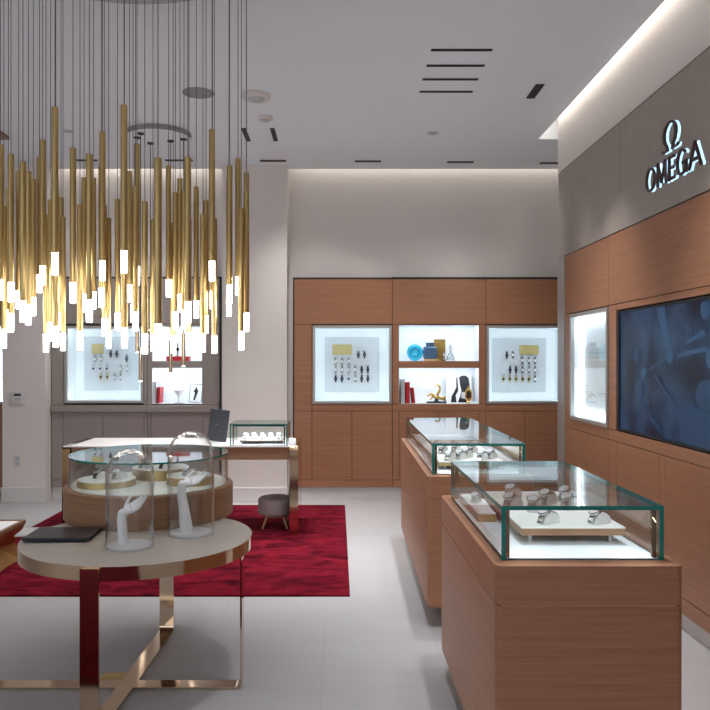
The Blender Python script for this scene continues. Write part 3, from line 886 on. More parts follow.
# drum-shaped vitrine
DC = Vector((-1.015, 4.03)); 
def drum():
    r = thing('round_vitrine', 'drum-shaped glass vitrine with oak base standing at the back of the round table', 'display case', (DC.x, DC.y, TH))
    R = .445
    MB().lathe([(0, 0), (R-.004, 0), (R, .004), (R, .158), (R-.006, .164), (0, .164)], 96).build('oak_base', M['wood_lite'], r)
    MB().cyl((0, 0), .412, .164, .168, 96).build('floor_pad', M['pad'], r)
    g = .42; zt = .327
    MB().lathe([(g, .164), (g, zt-.009), (g-.007, zt-.009), (g-.007, .164)], 96).build('glass_wall', M['glass'], r)
    t = MB()
    t.mat(0).lathe([(0, zt), (g, zt)], 96).lathe([(0, zt-.009), (g, zt-.009)], 96)
    t.mat(1).lathe([(g, zt-.009), (g, zt)], 96)
    t.build('glass_lid', [M['glass'], M['glass_edge']], r, smooth=False)
    return r
drum()
def riser(label, x, y, rad, z, h):
    r = thing('display_riser', label, 'display riser', (x, y, z))
    MB().lathe([(0, 0), (rad, 0), (rad, h-.003), (0, h-.003)], 48).build('brass_band', M['brass'], r)
    MB().lathe([(0, h-.003), (rad-.001, h-.003), (rad-.002, h), (0, h)], 48).build('top_pad', M['pad'], r)
DZ = TH+.168
riser('round brass-sided riser at the left in the drum vitrine', -1.22, 3.93, .15, DZ, .035)
riser('taller round brass-sided riser in the middle of the drum vitrine', -1.0, 4.2, .155, DZ, .06)
riser('round brass-sided riser at the right in the drum vitrine', -.79, 3.99, .125, DZ, .045)
for x, y, z, k, wh in ((-1.255, 3.94, .035, 'dark', 'on the left riser, left'), (-1.15, 3.92, .035, 'steel', 'on the left riser, right'), (-1.07, 4.15, .06, 'navy', 'on the middle riser, left'), (-.95, 4.12, .06, 'dark', 'on the middle riser, right'), (-.79, 3.97, .045, 'steel', 'on the right riser')):
    put_watch(x, y, DZ+z, -.6, k, wh+' of the drum vitrine', wh+' of the drum vitrine', 1.05)

# -------------------------------------------------- ceramic hands under domes
def skin_mesh(name, joints, edges, radii, root, mat, parent, sub=2):
    me = bpy.data.meshes.new(name); me.from_pydata(joints, edges, []); me.update()
    o = bpy.data.objects.new(name, me); COL.objects.link(o)
    sk = o.modifiers.new('s', 'SKIN'); sk.use_smooth_shade = True
    for i, v in enumerate(me.skin_vertices[0].data):
        rr = radii[i]; v.radius = rr if isinstance(rr, tuple) else (rr, rr); v.use_root = (i == root)
    sb = o.modifiers.new('u', 'SUBSURF'); sb.levels = sub; sb.render_levels = sub
    dg = bpy.context.evaluated_depsgraph_get(); dg.update()
    m2 = bpy.data.meshes.new_from_object(o.evaluated_get(dg))
    bpy.data.objects.remove(o); bpy.data.meshes.remove(me)
    return m2
def hand_model(label, loc, wrist, fdir, cdir, base_dx, r_base, r_wrist, size, plate_r):
    r = thing('ceramic_hand', label, 'hand display', loc)
    MB().lathe([(0, 0), (plate_r, 0), (plate_r, .006), (plate_r-.003, .009), (0, .009)], 48).build('base_plate', M['ceramic'], r)
    d = Vector(fdir).normalized(); c_ = Vector(cdir); c_ = (c_-d*c_.dot(d)).normalized(); nrm = d.cross(c_)
    if nrm.z < 0: nrm = -nrm                               # palm faces up
    W = Vector(wrist); bm_all = MB()
    # forearm, wrist and palm: one tree with the finger roots
    js = [Vector((base_dx, 0, .0095)), Vector((base_dx, 0, .022)), Vector((base_dx*.6+W.x*.4, 0, W.z*.45)), Vector((W.x, W.y, W.z*.84)), W+d*size*.03, W+d*size*.17]
    rs = [r_base*.95, r_base*.95, (r_base+r_wrist)*.47, r_wrist, r_wrist*.98, (r_wrist*.98, r_wrist*.8)]
    es = [(0, 1), (1, 2), (2, 3), (3, 4), (4, 5)]
    s = size
    fin = [(-.155, .52, .30, .0078), (-.052, .56, .36, .0082), (.052, .54, .34, .008), (.15, .48, .26, .0068)]   # across, root, length, radius
    for ac, rt, lg, rad in fin:
        k0 = W+d*s*.30+c_*ac*s*.85
        k1 = W+d*s*rt+c_*ac*s
        f1 = k1+d*s*lg*.42+nrm*s*.015
        f2 = f1+d*s*lg*.32+nrm*s*.05
        f3 = f2+d*s*lg*.24+nrm*s*.055
        i = len(js); js += [k0, k1, f1, f2, f3]
        rs += [(.016*s/.15, .0105*s/.15), rad*1.2*s/.15, rad*1.05*s/.15, rad*.95*s/.15, rad*.7*s/.15]
        es += [(5, i), (i, i+1), (i+1, i+2), (i+2, i+3), (i+3, i+4)]
    # thumb from the side of the palm near the wrist
    i = len(js)
    t0 = W+d*s*.2-c_*s*.17+nrm*s*.03; t1 = t0+d*s*.13-c_*s*.10+nrm*s*.06; t2 = t1+d*s*.14-c_*s*.03+nrm*s*.05
    js += [t0, t1, t2]; rs += [.0115*s/.15, .0095*s/.15, .0068*s/.15]; es += [(5, i), (i, i+1), (i+1, i+2)]
    # tapered limbs with round joints, fused into one continuous surface below
    R1 = [(min(q) if isinstance(q, tuple) else q)*.79 for q in rs]
    def ball(p, rad):
        bs = bmesh.new(); bmesh.ops.create_uvsphere(bs, u_segments=18, v_segments=12, radius=rad)
        bmesh.ops.translate(bs, verts=bs.verts[:], vec=p); bm_all.add_bm(bs)
    for (i_, j_) in es:
        bm_all.rod(js[i_], js[j_], R1[i_], 18, R1[j_])
    for p, rad in list(zip(js, R1))[2:]: ball(p, rad)
    bm_all.rod(js[0], js[0]-Vector((0, 0, .002)), R1[0], 18)
    for k in range(4):                                   # fill the palm between the finger roots
        ball(W+d*s*.36+c_*(-.10+.067*k)*s, .0125*s/.15)
    o = bm_all.build('hand', M['ceramic'], None, ang=180)
    rm = o.modifiers.new('fuse', 'REMESH'); rm.mode = 'VOXEL'; rm.voxel_size = .0014; rm.use_smooth_shade = True
    sm = o.modifiers.new('smooth', 'SMOOTH'); sm.factor = .5; sm.iterations = 6
    dg = bpy.context.evaluated_depsgraph_get(); dg.update()
    me = bpy.data.meshes.new_from_object(o.evaluated_get(dg)); me.name = 'hand'
    o.modifiers.clear(); o.data = me; o.parent = r
    return r
def dome(label, loc, R, h):
    r = thing('glass_dome', label, 'glass dome', loc)
    pr = [(R, 0), (R, h-R)]
    for k in range(1, 17):
        a = PI/2*k/16; pr.append((R*math.cos(a), h-R+R*math.sin(a)))
    Ri = R-.004
    pi_ = [(0, h-.004)] + [(Ri*math.cos(PI/2*k/16), h-R+Ri*math.sin(PI/2*k/16)) for k in range(15, -1, -1)] + [(Ri, 0)]
    MB().lathe(pr[:-1]+[(0, h)]+pi_, 64, closed=True).build('bell', M['glass_thin'], r, ang=60)
    MB().lathe([(R-.005, 0), (R+.002, 0), (R+.002, .004), (R-.005, .004)], 64, closed=True).build('ground_rim', M['ltgrey'], r)
h1 = (-.924, 3.31, TH); h2 = (-.700, 3.555, TH)
hand_model('small white ceramic hand, fingers raised, under the front glass dome', h1, (-.036, 0, .143), (.84, .08, .50), (.42, -.72, -.55), -.030, .031, .027, .150, .1)
hand_model('taller white ceramic hand on a long forearm under the rear glass dome', h2, (-.046, 0, .232), (.93, .10, .27), (.33, -.82, -.45), -.022, .042, .027, .150, .104)
dome('clear glass dome over the small hand at the front of the table', h1, .105, .435)
dome('clear glass dome over the taller hand, nearer the drum vitrine', h2, .11, .49)

# magazines
def flatbook(name, label, loc, rz, w, l, h, cover, cat='magazine', pages='ink'):
    r = thing(name, label, cat, loc, rz)
    MB().box(-w/2+.002, w/2-.004, -l/2+.003, l/2-.003, .0015, h-.0015).build('pages', M[pages], r)
    MB().box(-w/2, w/2, -l/2, l/2, h-.0015, h).box(-w/2, w/2, -l/2, l/2, 0, .0015).box(-w/2, -w/2+.002, -l/2, l/2, .0015, h-.0015).build('cover', cover, r)
    return r
flatbook('magazine', 'dark closed magazine with a pictured watch, lying at the table left edge', (-1.283, 3.482, TH+.0075), math.radians(2), .30, .225, .014, M['magazine'])
flatbook('booklet', 'white booklet sticking out behind the dark magazine, over the table edge', (-1.425, 3.575, TH+.0005), math.radians(8), .2, .17, .006, M['paper'], 'booklet', 'paper')

# ================================================================ RUG, DESK
rug = MB()
n_x, n_y = 40, 40
x0, x1, y0, y1 = -2.72, .082, 4.70, 7.62
rug.box(x0, x1, y0, y1, 0, .013, .004, 2)
tag(rug.build('rug', M['rug']), 'crimson mottled pile rug lying under the desk and round table', 'rug')
tag(MB().box(-2.3, -.2, -.6, 2.6, 0, .013, .004, 2).build('rug', M['rug']), 'second crimson rug before the round table, seen mirrored in its metal front leg', 'rug')
RZ = .013
def desk():
    r = thing('desk', 'wood and polished metal sales desk with white top on the red rug', 'desk', (-1.32, 6.6, RZ))
    L = lambda x0, x1, y0, y1: (x0+1.32, x1+1.32, y0-6.6, y1-6.6)
    top = .771-RZ
    MB().box(*L(-2.32, -.40, 6.285, 6.95), top-.012, top, .002).build('desktop', M['white'], r)
    MB().box(*L(-2.255, -.405, 6.30, 6.93), top-.118, top-.012, .002).build('apron', M['wood_lite'], r)
    # slab legs with rounded top edge
    for nm, a, b_ in (('leg', -2.33, -2.262), ('leg', -.402, -.33)):
        rr = .035; yy0, yy1 = 6.285-6.6, 6.95-6.6
        poly = [(yy0, 0), (yy1, 0), (yy1, top-rr+.002)]
        for k in range(7):
            t = PI/2*k/6; poly.append((yy1-rr+rr*math.cos(t), top-rr+.002+rr*math.sin(t)))
        for k in range(7):
            t = PI/2+PI/2*k/6; poly.append((yy0+rr+rr*math.cos(t), top-rr+.002+rr*math.sin(t)))
        Mx = Matrix(((0, 0, 1, 0), (1, 0, 0, 0), (0, 1, 0, 0), (0, 0, 0, 1)))
        MB().prism(poly, a+1.32, b_+1.32, Mx).build(nm, M['champagne'] if a > -1 else M['bronze'], r)  # dark reflection in the left leg is put into its metal colour
    return r
desk()
DT = .771
# standing card with watch picture
def card():
    r = thing('display_card', 'dark leaning card with a pictured watch, left of the desk glass case', 'display card', (-1.065, 6.55, DT), math.radians(8))
    Rt = Matrix.Rotation(math.radians(-12), 4, 'X') @ Matrix.Rotation(math.radians(7), 4, 'Y')
    MB().box(-.085, .085, -.004, .004, .006, .29, .002).xform(Matrix.Translation((0, 0, .006)) @ Rt).build('panel', M['stripes'], r)
    MB().box(-.05, .05, .0, .10, 0, .008).bar((0, .09, .004), (0, .03, .16), .03, .005, (0, 1, 0)).build('easel', M['ltgrey'], r)
card()
# glass case on the desk
def desk_case():
    x0, x1, y0, y1 = -.913, -.422, 6.31, 6.72
    cx, cy = (x0+x1)/2, (y0+y1)/2
    r = thing('glass_case', 'small glass watch case standing on the right end of the desk', 'display case', (cx, cy, DT))
    w, l = (x1-x0)/2, (y1-y0)/2; t = .011; h = .185
    for a in ((-w, -w+t, -l, l, 'x'), (w-t, w, -l, l, 'x'), (-w+t, w-t, -l, -l+t, 'y'), (-w+t, w-t, l-t, l, 'y')):
        pane_box(MB(), *a[:4], 0, h-t, a[4]).build('glass_side', [M['glass'], M['glass_edge']], r, smooth=False)
    pane_box(MB(), -w, w, -l, l, h-t, h, 'z').build('glass_top', [M['glass'], M['glass_edge']], r, smooth=False)
    MB().box(-w+t, w-t, -l+t, l-t, 0, .006).build('deck', M['case_white'], r)
    f = MB(); q = .022
    f.box(-w+q, -w+q+.01, -l+q, -l+q+.01, .006, h-t-.012); f.box(w-q-.01, w-q, -l+q, -l+q+.01, .006, h-t-.012); f.box(-w+q, w-q, -l+q, -l+q+.01, h-t-.012, h-t-.001)
    f.build('light_bar', M['bronze'], r)
    area((cx, y0+q+.012, DT+h-t-.016), (0, .7, -1), .36, .012, 1.0, COOL)
    return x0, x1, y0, y1
cx0, cx1, cy0, cy1 = desk_case()
platform('brown-edged tray of watches inside the small desk case', cx0+.075, cx1-.05, cy0+.07, cy0+.32, DT+.024, DT+.042, DT+.006, M['wood_dark'])
names = ['leftmost', 'second from the left', 'third from the left', 'fourth from the left', 'rightmost']
for i in range(5):
    put_watch(cx0+.125+i*.072, cy0+.13+.02*(i % 2), DT+.042, -.15, 'steel', names[i]+' in the small desk case', names[i]+' in the small desk case', 1.15)
wedge = MB().prism([(-.035, 0), (.035, 0), (.035, .012), (.0, .05), (-.02, .05)], -.03, .03, Matrix(((0, 0, 1, 0), (1, 0, 0, 0), (0, 1, 0, 0), (0, 0, 0, 1)))).build('card_holder', M['paper'])
wedge.location = (-.385, 6.42, DT+.0025); tag(wedge, 'small pale card wedge at the right end of the desk beside the glass case', 'card holder')

def stool():
    r = thing('footstool', 'low round grey upholstered stool on splayed oak legs under the desk', 'stool', (-.545, 6.62, RZ))
    R = .16; z0, z1 = .115, .272
    pr = [(0, z0)]
    for k in range(7):
        t = -PI/2+PI/2*k/6; pr.append((R-.03+.03*math.cos(t), z0+.03+.03*math.sin(t)))
    for k in range(9):
        t = PI/2*k/8; pr.append((R-.05+.05*math.cos(t), z1-.035+.035*math.sin(t)))
    pr.append((0, z1+.006))
    MB().lathe(pr, 48).build('cushion', M['stool'], r)
    fr = MB().cyl((0, 0), .11, z0-.015, z0, 32); fr.build('frame', M['oakleg'], r)
    for k in range(4):
        a = PI/4+k*PI/2; cs, sn = math.cos(a), math.sin(a)
        MB().rod((cs*.155, sn*.155, .004), (cs*.10, sn*.10, z0-.005), .008, 12, .013).build('leg', M['oakleg'], r)
stool()
def gold_stool():
    r = thing('faceted_stool', 'low faceted gold stool with brown rim and white top at the left edge', 'stool', (-2.575, 5.335, RZ))
    w = .235; zt = .29
    top = [(-w, -w), (w, -w), (w, w), (-w, w)]
    m = MB()
    ring = lambda s, z, rot: [(s*math.cos(rot+k*PI/4)*1.0, s*math.sin(rot+k*PI/4)*1.0, z) for k in range(8)]
    v1 = [(x, y, zt-.03) for x, y in ((-w, -w), (0, -w), (w, -w), (w, 0), (w, w), (0, w), (-w, w), (-w, 0))]
    v2 = [(x, y, .13) for x, y in ((-.18, -.18), (0, -.13), (.18, -.18), (.13, 0), (.18, .18), (0, .13), (-.18, .18), (-.13, 0))]
    v3 = [(x, y, 0) for x, y in ((-.22, -.22), (0, -.2), (.22, -.22), (.2, 0), (.22, .22), (0, .2), (-.22, .22), (-.2, 0))]
    vs = v1+v2+v3; fs = []
    for a, b_ in ((0, 8), (8, 16)):
        for k in range(8):
            k2 = (k+1) % 8
            if k % 2 == 0: fs += [[a+k, a+k2, b_+k], [a+k2, b_+k2, b_+k]]
            else: fs += [[a+k, a+k2, b_+k2], [a+k, b_+k2, b_+k]]
    fs += [list(range(8)), list(range(16, 24))]
    m.add(vs, fs); m.build('faceted_body', M['gold_facet'], r, smooth=False)
    t = .026; f = MB()
    f.box(-w-.004, w+.004, -w-.004, -w+t, zt-.03, zt, .003); f.box(-w-.004, w+.004, w-t, w+.004, zt-.03, zt, .003)
    f.box(-w-.004, -w+t, -w+t, w-t, zt-.03, zt, .003); f.box(w-t, w+.004, -w+t, w-t, zt-.03, zt, .003)
    f.build('rim', M['brownbar'], r)
    MB().box(-w+t, w-t, -w+t, w-t, zt-.03, zt-.006, .002).build('top', M['paper'], r)
gold_stool()

# ============================================================== CHANDELIER
CC = Vector((-1.08, 3.33)); CR = .87
tips = [(.5, 279.7, 300), (11, 282.6, 302), (8.5, 310.6, 328), (11, 316, 332), (3.8, 329.6, 348), (18.6, 292, 309), (23, 301, 322), (28.4, 304.7, 324.8), (33.3, 299, 315.5), (39.4, 275, 292.5), (42.7, 266, 285), (55, 253, 275), (46, 334, 352), (50.7, 322.5, 341), (55.7, 326.5, 347), (61, 313, 330.4), (63, 334.3, 350.7),
        (73, 282.7, 303), (80, 331, 350), (84, 294.4, 312), (89.4, 300, 322), (93.5, 292, 309), (102.5, 261, 280.5), (101.4, 288.5, 307), (104.3, 321, 336), (108.8, 332, 348), (117.5, 315, 330.4), (124, 251, 273), (124.4, 328, 348),
        (129.5, 287, 302.4), (137, 266.5, 285), (133, 305.5, 322), (135.5, 312, 331), (144.8, 334, 354), (153, 336, 351), (158, 324, 349), (168.6, 281, 297), (175.4, 312, 330), (180, 294.5, 312), (173.2, 336, 353),
        (184, 311, 329), (187.8, 301.7, 323.5), (196.3, 303, 318), (189, 334.6, 350), (203, 334, 352), (206, 318.6, 333), (212, 261, 280.8), (212.5, 291.7, 309), (214.4, 337.8, 353.4), (229.6, 285.4, 303.5), (229, 301, 316), (238, 278.4, 295), (246.5, 293.8, 311.8), (246.3, 314, 331.5), (241.3, 332, 350)]
ch = thing('chandelier', 'large chandelier of hanging brass tubes with glowing white tips over the round table', 'chandelier', (CC.x, CC.y, CZ))
MB().lathe([(0, 0), (0, -.05), (CR-.006, -.05), (CR, -.044), (CR, 0)], 96).build('canopy', M['ltgrey'], ch)
TL_, TU, DR = .095, .63, .0145
placed = []
for x, ya, yb in tips:
    Z = F*TL_/(yb-ya); Z = min(4.1, max(2.75, Z))
    best = None
    for dz in [0]+[s*k*.04 for k in range(1, 30) for s in (1, -1)]:
        z2 = Z+dz
        if not 2.6 < z2 < 4.16: continue
        X = (x-337)*z2/F
        if (X-CC.x)**2+(z2-CC.y)**2 > (CR-.03)**2: continue
        if any((X-a)**2+(z2-b_)**2 < (.036)**2 for a, b_ in placed): continue
        best = (X, z2); break
    if best is None:
        z2 = min(max(Z, 2.6), 4.1); best = ((x-337)*z2/F, z2)
    placed.append(best)
    X, Z = best
    zb = H+(360-yb)/F*Z
    lx, ly = X-CC.x, Y if False else Z-CC.y
    zt = zb+TL_-CZ; z0 = zb-CZ
    tb = MB().lathe([(0, zt), (DR, zt), (DR, zt+TU-.002), (DR-.002, zt+TU), (0, zt+TU)], 20, (lx, ly, 0)).build('pendant_tube', M['brass'], ch)
    MB().lathe([(0, z0), (DR-.003, z0), (DR-.0015, z0+.003), (DR-.001, zt), (0, zt)], 20, (lx, ly, 0)).build('light_tip', M['tip'], tb)
    MB().rod((lx, ly, zt+TU), (lx, ly, -.05), .0018, 6).build('cord', M['cord'], tb)
# small cluster over the desk
sc = thing('pendant_cluster', 'cluster of small bronze pendants on a white disc above the desk', 'pendant light', (-1.62, 6.75, CZ))
MB().mat(0).lathe([(0, -.045), (.288, -.045)], 64).mat(1).lathe([(.288, -.045), (.29, -.043), (.29, 0), (0, 0)], 64).build('canopy', [M['ceil'], M['speaker']], sc)
for x, ym, yb in ((137.2, 137.3, 352), (140.6, 133.2, 381), (150.4, 143, 330), (170.7, 140.7, 373), (183.5, 139, 366)):
    Z = F*2.015/(360-ym); X = (x-337)*Z/F
    zb = H+(360-yb)/F*Z-CZ; lx, ly = X+1.62, Z-6.75
    tb = MB().lathe([(0, zb), (.0165, zb), (.0165, zb+.30), (0, zb+.30)], 20, (lx, ly, 0)).build('pendant_tube', M['champagne'], sc)
    MB().cyl((lx, ly), .013, zb-.004, zb-.0005, 16).build('light_tip', M['tip'], tb)
    MB().rod((lx, ly, zb+.30), (lx, ly, -.06), .0035, 8).build('cord', M['black'], tb)
    MB().lathe([(0, -.06), (.03, -.055), (.032, -.045), (0, -.045)], 20, (lx, ly, 0)).build('cord_mount', M['black'], tb)

# ========================================================= CEILING FITTINGS
def slot(label, x0, x1, y0, y1, vent=False):
    nm = 'ceiling_vent' if vent else 'ceiling_spotlight'
    cx, cy = (x0+x1)/2, (y0+y1)/2
    r = thing(nm, label, 'air vent' if vent else 'ceiling light', (cx, cy, CZ))
    w, l = (x1-x0)/2, (y1-y0)/2
    f = MB(); t = .006
    f.box(-w, w, -l, -l+t, -.006, 0); f.box(-w, w, l-t, l, -.006, 0); f.box(-w, -w+t, -l+t, l-t, -.006, 0); f.box(w-t, w, -l+t, l-t, -.006, 0)
    f.build('trim', M['black'], r)
    g = MB().box(-w+t, w-t, -l+t, l-t, -.002, 0)
    if not vent:
        n = 5
        for k in range(n):
            if w > l: g.box(-w+t+(2*w-2*t)*(k+.1)/n, -w+t+(2*w-2*t)*(k+.9)/n, -l+t+.003, l-t-.003, -.004, -.002)
            else: g.box(-w+t+.003, w-t-.003, -l+t+(2*l-2*t)*(k+.1)/n, -l+t+(2*l-2*t)*(k+.9)/n, -.004, -.002)
    g.build('louvre' if vent else 'lens_bar', M['black'], r)
for i, (y, a, b_) in enumerate(((4.925, .624, 1.03), (5.187, .626, 1.031), (5.44, .626, 1.034), (5.69, .633, 1.04))):
    slot(['nearest', 'second nearest', 'third nearest', 'farthest'][i]+' of four parallel black ceiling vent slots', a, b_, y-.014, y+.014, True)
slot('short black ceiling spotlight slot left of the right wall cove', 1.485, 1.55, 5.54, 5.83)
slot('left of two short black spotlight slots slanting beside the small detector', -.852, -.81, 6.59, 6.97)
slot('right of two short black spotlight slots slanting beside the small detector', -.596, -.554, 6.59, 6.97)
slot('black ceiling spotlight slot above the pale pier', -.795, -.527, 7.64, 7.69)
slot('black ceiling spotlight slot above the desk pendants', -1.77, -1.487, 7.62, 7.67)
slot('black ceiling spotlight slot behind the chandelier, far left', -2.685, -2.47, 7.62, 7.67)
slot('black ceiling spotlight slot in front of the left wood cabinet', .186, .455, 7.66, 7.71)
slot('black ceiling spotlight slot in front of the shelf cabinet', 1.145, 1.42, 7.69, 7.74)
slot('black ceiling spotlight slot beside the end of the right wall', 2.12, 2.4, 7.73, 7.78)
def disc(name, label, cat, x, y, rad, th, mat, dome_=False):
    r = thing(name, label, cat, (x, y, CZ))
    pr = [(0, 0), (rad, 0), (rad, -th*.6), (rad*.9, -th), (0, -th)]
    MB().lathe(pr, 40).build('housing', mat, r)
    if dome_: MB().lathe([(0, -th*1.6), (rad*.45, -th*1.5), (rad*.6, -th), (0, -th)], 32).build('sensor', M['ltgrey'], r)
    else: MB().lathe([(0, -th-.002), (rad*.82, -th-.002), (rad*.84, -th), (0, -th)], 40).build('grille', mat, r)
disc('ceiling_speaker', 'flat round grey ceiling speaker right of the chandelier cords', 'speaker', -1.07, 5.72, .122, .006, M['speaker'])
disc('smoke_detector', 'larger round white ceiling detector at the chandelier right side', 'detector', -.63, 5.77, .112, .03, M['white'], True)
disc('smoke_detector', 'smaller round white ceiling detector behind the larger one', 'detector', -.61, 6.29, .066, .025, M['white'], True)
disc('ceiling_sprinkler', 'small flat round sprinkler cover behind the vent slots', 'sprinkler', .87, 6.73, .05, .006, M['ltgrey'])
disc('ceiling_sprinkler', 'small flat round sprinkler cover seen between the chandelier tubes', 'sprinkler', -2.42, 6.68, .04, .006, M['ltgrey'])

# thermostat and outlet on the left pier
def thermostat():
    r = thing('wall_thermostat', 'small white thermostat on the left white pier', 'thermostat', (-3.375, 7.85, 1.10))
    MB().box(-.075, .075, -.02, 0, -.065, .065, .006, 2).build('body', M['white'], r)
    MB().box(-.035, .04, -.022, -.02, .02, .045).build('display', M['lcd'], r)
    MB().box(-.07, -.04, -.023, -.02, -.042, -.028).box(-.03, .04, -.022, -.02, -.03, 0).build('button', M['ltgrey'], r)
thermostat()
def outlet():
    r = thing('wall_outlet', 'white wall outlet low on the left white pier', 'outlet', (-3.38, 7.85, .435))
    MB().box(-.04, .04, -.007, 0, -.065, .065, .002).build('plate', M['white'], r)
    MB().box(-.018, .018, -.009, -.007, .008, .048).box(-.018, .018, -.009, -.007, -.048, -.008).build('receptacle', M['ltgrey'], r)
outlet()

# ======================================================== WATCHES ON PANELS
def hung_watch_mesh(kind):
    sm, dm = {'dark': (M['ink'], M['navy']), 'steel': (M['steel'], M['silver_dial']), 'gold': (M['plaque'], M['ink']), 'dial': (M['silver_dial'], M['navy'])}[kind]
    m = MB()
    m.mat(0)
    if kind != 'dial':
        m.box(-.0115, .0115, -.008, -.004, .012, .046, .002); m.box(-.0115, .0115, -.008, -.004, -.046, -.012, .002)
    else:
        m.box(-.006, .006, -.006, -.003, .012, .03); m.box(-.006, .006, -.006, -.003, -.03, -.012)
    Rx = Matrix.Rotation(PI/2, 4, 'X')
    c = MB().lathe([(0, .002), (.0195, .002), (.0215, .005), (.0215, .010), (.018, .012), (0, .012)], 20).xform(Rx)
    m.mat(0); m.add(c.v, c.f)
    d = MB().cyl((0, 0), .0165, .0115, .0128, 18).xform(Rx); m.mat(1); m.add(d.v, d.f)
    m.mat(2).box(-.02, .02, -.012, 0, .05, .055)                                # hanger bar
    o = m.build('wall_watch', [sm, dm, M['steel_frame']])
    return o
HW = {}
def hang(root, lx, ly, lz, kind, label, group):
    if kind not in HW:
        o = hung_watch_mesh(kind); HW[kind] = o
    else:
        o = HW[kind].copy(); COL.objects.link(o)
    o.scale = (.84, .9, .84); o.location = place(root, (lx, ly, lz)); o.rotation_euler = (0, 0, root.rotation_euler.z)
    tag(o, label, 'watch', group)
def panel_case(root, n, cx0, cy0, crop, plq, items, panel_px, which):
    """root-local panel at depth d; picture positions are converted to metres on that plane"""
    d = n[4]-.02
    Yp = root.location.y+d
    k = Yp/F
    X = lambda c_: ((cx0+c_/7.1)-337)*k-root.location.x
    Zz = lambda c_: H+(360-(cy0+c_/7.1))*k
    a, b_, c_, e = panel_px
    MB().box(X(a), X(b_), d, d+.008, Zz(e), Zz(c_), .0015).box(X(a)+.08, X(b_)-.08, d+.008, n[4], Zz(e)+.08, Zz(c_)-.08).build('watch_panel', M['panel'], root)
    MB().box(X(plq[0]), X(plq[1]), d-.006, d, Zz(plq[3]), Zz(plq[2]), .001).build('plaque', M['plaque'], root)
    for (u, v, kind, lab) in items:
        hang(root, X(u), d, Zz(v), kind, lab+', '+which, 'watches on the lit panels')
ordn = ['first', 'second', 'third', 'fourth', 'fifth', 'sixth']
kn = {'dark': 'tiny dark strapped watch ', 'steel': 'tiny steel watch ', 'gold': 'tiny gold-cased watch ', 'dial': 'tiny dark dialled watch head '}
def rows(spec):
    out = []
    for rowname, v, cells in spec:
        for i, (u, kd) in enumerate(cells):
            out.append((u, v, kd, kn[kd]+ordn[i]+' from left in the '+rowname))
    return out
panel_case(WL, nWL, 300, 310, 7.1, (230, 368, 245, 318), rows([
    ('top pair', 318, [(415, 'dark'), (458, 'dark')]), ('second row', 367, [(253, 'steel'), (298, 'steel'), (345, 'steel')]),
    ('third row', 423, [(253, 'steel'), (298, 'steel'), (345, 'steel'), (390, 'steel'), (438, 'dark'), (482, 'dark')]),
    ('bottom row', 488, [(253, 'dark'), (298, 'dark'), (345, 'dial'), (392, 'steel'), (438, 'dark'), (482, 'dark')])]), (178, 560, 192, 580), 'left wood case')
panel_case(WR, nWR, 480, 310, 7.1, (280, 415, 250, 318), rows([
    ('top pair', 320, [(190, 'dark'), (233, 'steel')]), ('second row', 360, [(300, 'steel'), (347, 'steel'), (390, 'steel')]),
    ('third row', 425, [(213, 'dark'), (255, 'dark'), (300, 'steel'), (347, 'steel'), (390, 'steel')]),
    ('bottom row', 490, [(165, 'gold'), (210, 'gold'), (255, 'gold'), (302, 'gold'), (347, 'gold'), (390, 'steel')])]), (88, 467, 200, 580), 'right wood case')
panel_case(TL, nTL, 50, 320, 7.1, (297, 380, 170, 240), rows([
    ('top pair', 242, [(432, 'dark'), (475, 'dark')]), ('second row', 275, [(320, 'steel'), (362, 'steel'), (545, 'dark')]),
    ('third row', 345, [(310, 'dial'), (358, 'dial'), (405, 'dial'), (503, 'steel'), (548, 'steel')]),
    ('bottom row', 405, [(362, 'gold'), (408, 'gold'), (458, 'steel'), (503, 'steel')])]), (245, 628, 118, 500), 'taupe case')

# ============================================================ SHELF OBJECTS
def shelf_pt(root, n, px, depth):
    """metres for a photo column at a given depth into the niche"""
    Y = 8.0+depth
    return (px-337)*Y/F, Y
def book(label, root, n, px0, px1, py_top, cover, lean=0, depth=.13, group=None):
    x0, Y = shelf_pt(root, n, px0, depth); x1, _ = shelf_pt(root, n, px1, depth)
    hgt = H+(360-py_top)*Y/F-n[2]
    r = thing('book', label, 'book', ((x0+x1)/2, Y, n[2]+.0005), 0, group)
    w = (x1-x0)/2
    R_ = Matrix.Translation((w if lean > 0 else -w, 0, 0)) @ Matrix.Rotation(-lean, 4, 'Y') @ Matrix.Translation((-w if lean > 0 else w, 0, 0)) if lean else Matrix.Identity(4)
    if lean: R_ = Matrix.Rotation(lean, 4, 'Y'); 
    dz = w*math.sin(abs(lean))
    R_ = Matrix.Translation((0, 0, dz)) @ R_
    MB().box(-w, -w+.003, -.09, .09, 0, hgt).box(w-.003, w, -.09, .09, 0, hgt).box(-w, w, -.09, -.086, 0, hgt).xform(R_).build('cover', cover, r)
    MB().box(-w+.003, w-.003, -.086, .085, .003, hgt-.003).xform(R_).build('pages', M['paper'], r)
book('pale grey upright book at the left end of the wood cabinet lower shelf', WM, nW2, 400, 404.3, 379, M['greybook'])
book('tall red upright book on the wood cabinet lower shelf', WM, nW2, 404.8, 409, 382, M['red'])
book('shorter red book leaning left on the wood cabinet lower shelf', WM, nW2, 411.8, 414.4, 387.5, M['red'], math.radians(-6), .13)
book('pale grey upright book at the left end of the taupe lower shelf', TR, nT2, 154.5, 158, 381.5, M['greybook'])
book('red upright book on the taupe cabinet lower shelf', TR, nT2, 158.8, 161.2, 387, M['red'], math.radians(2))

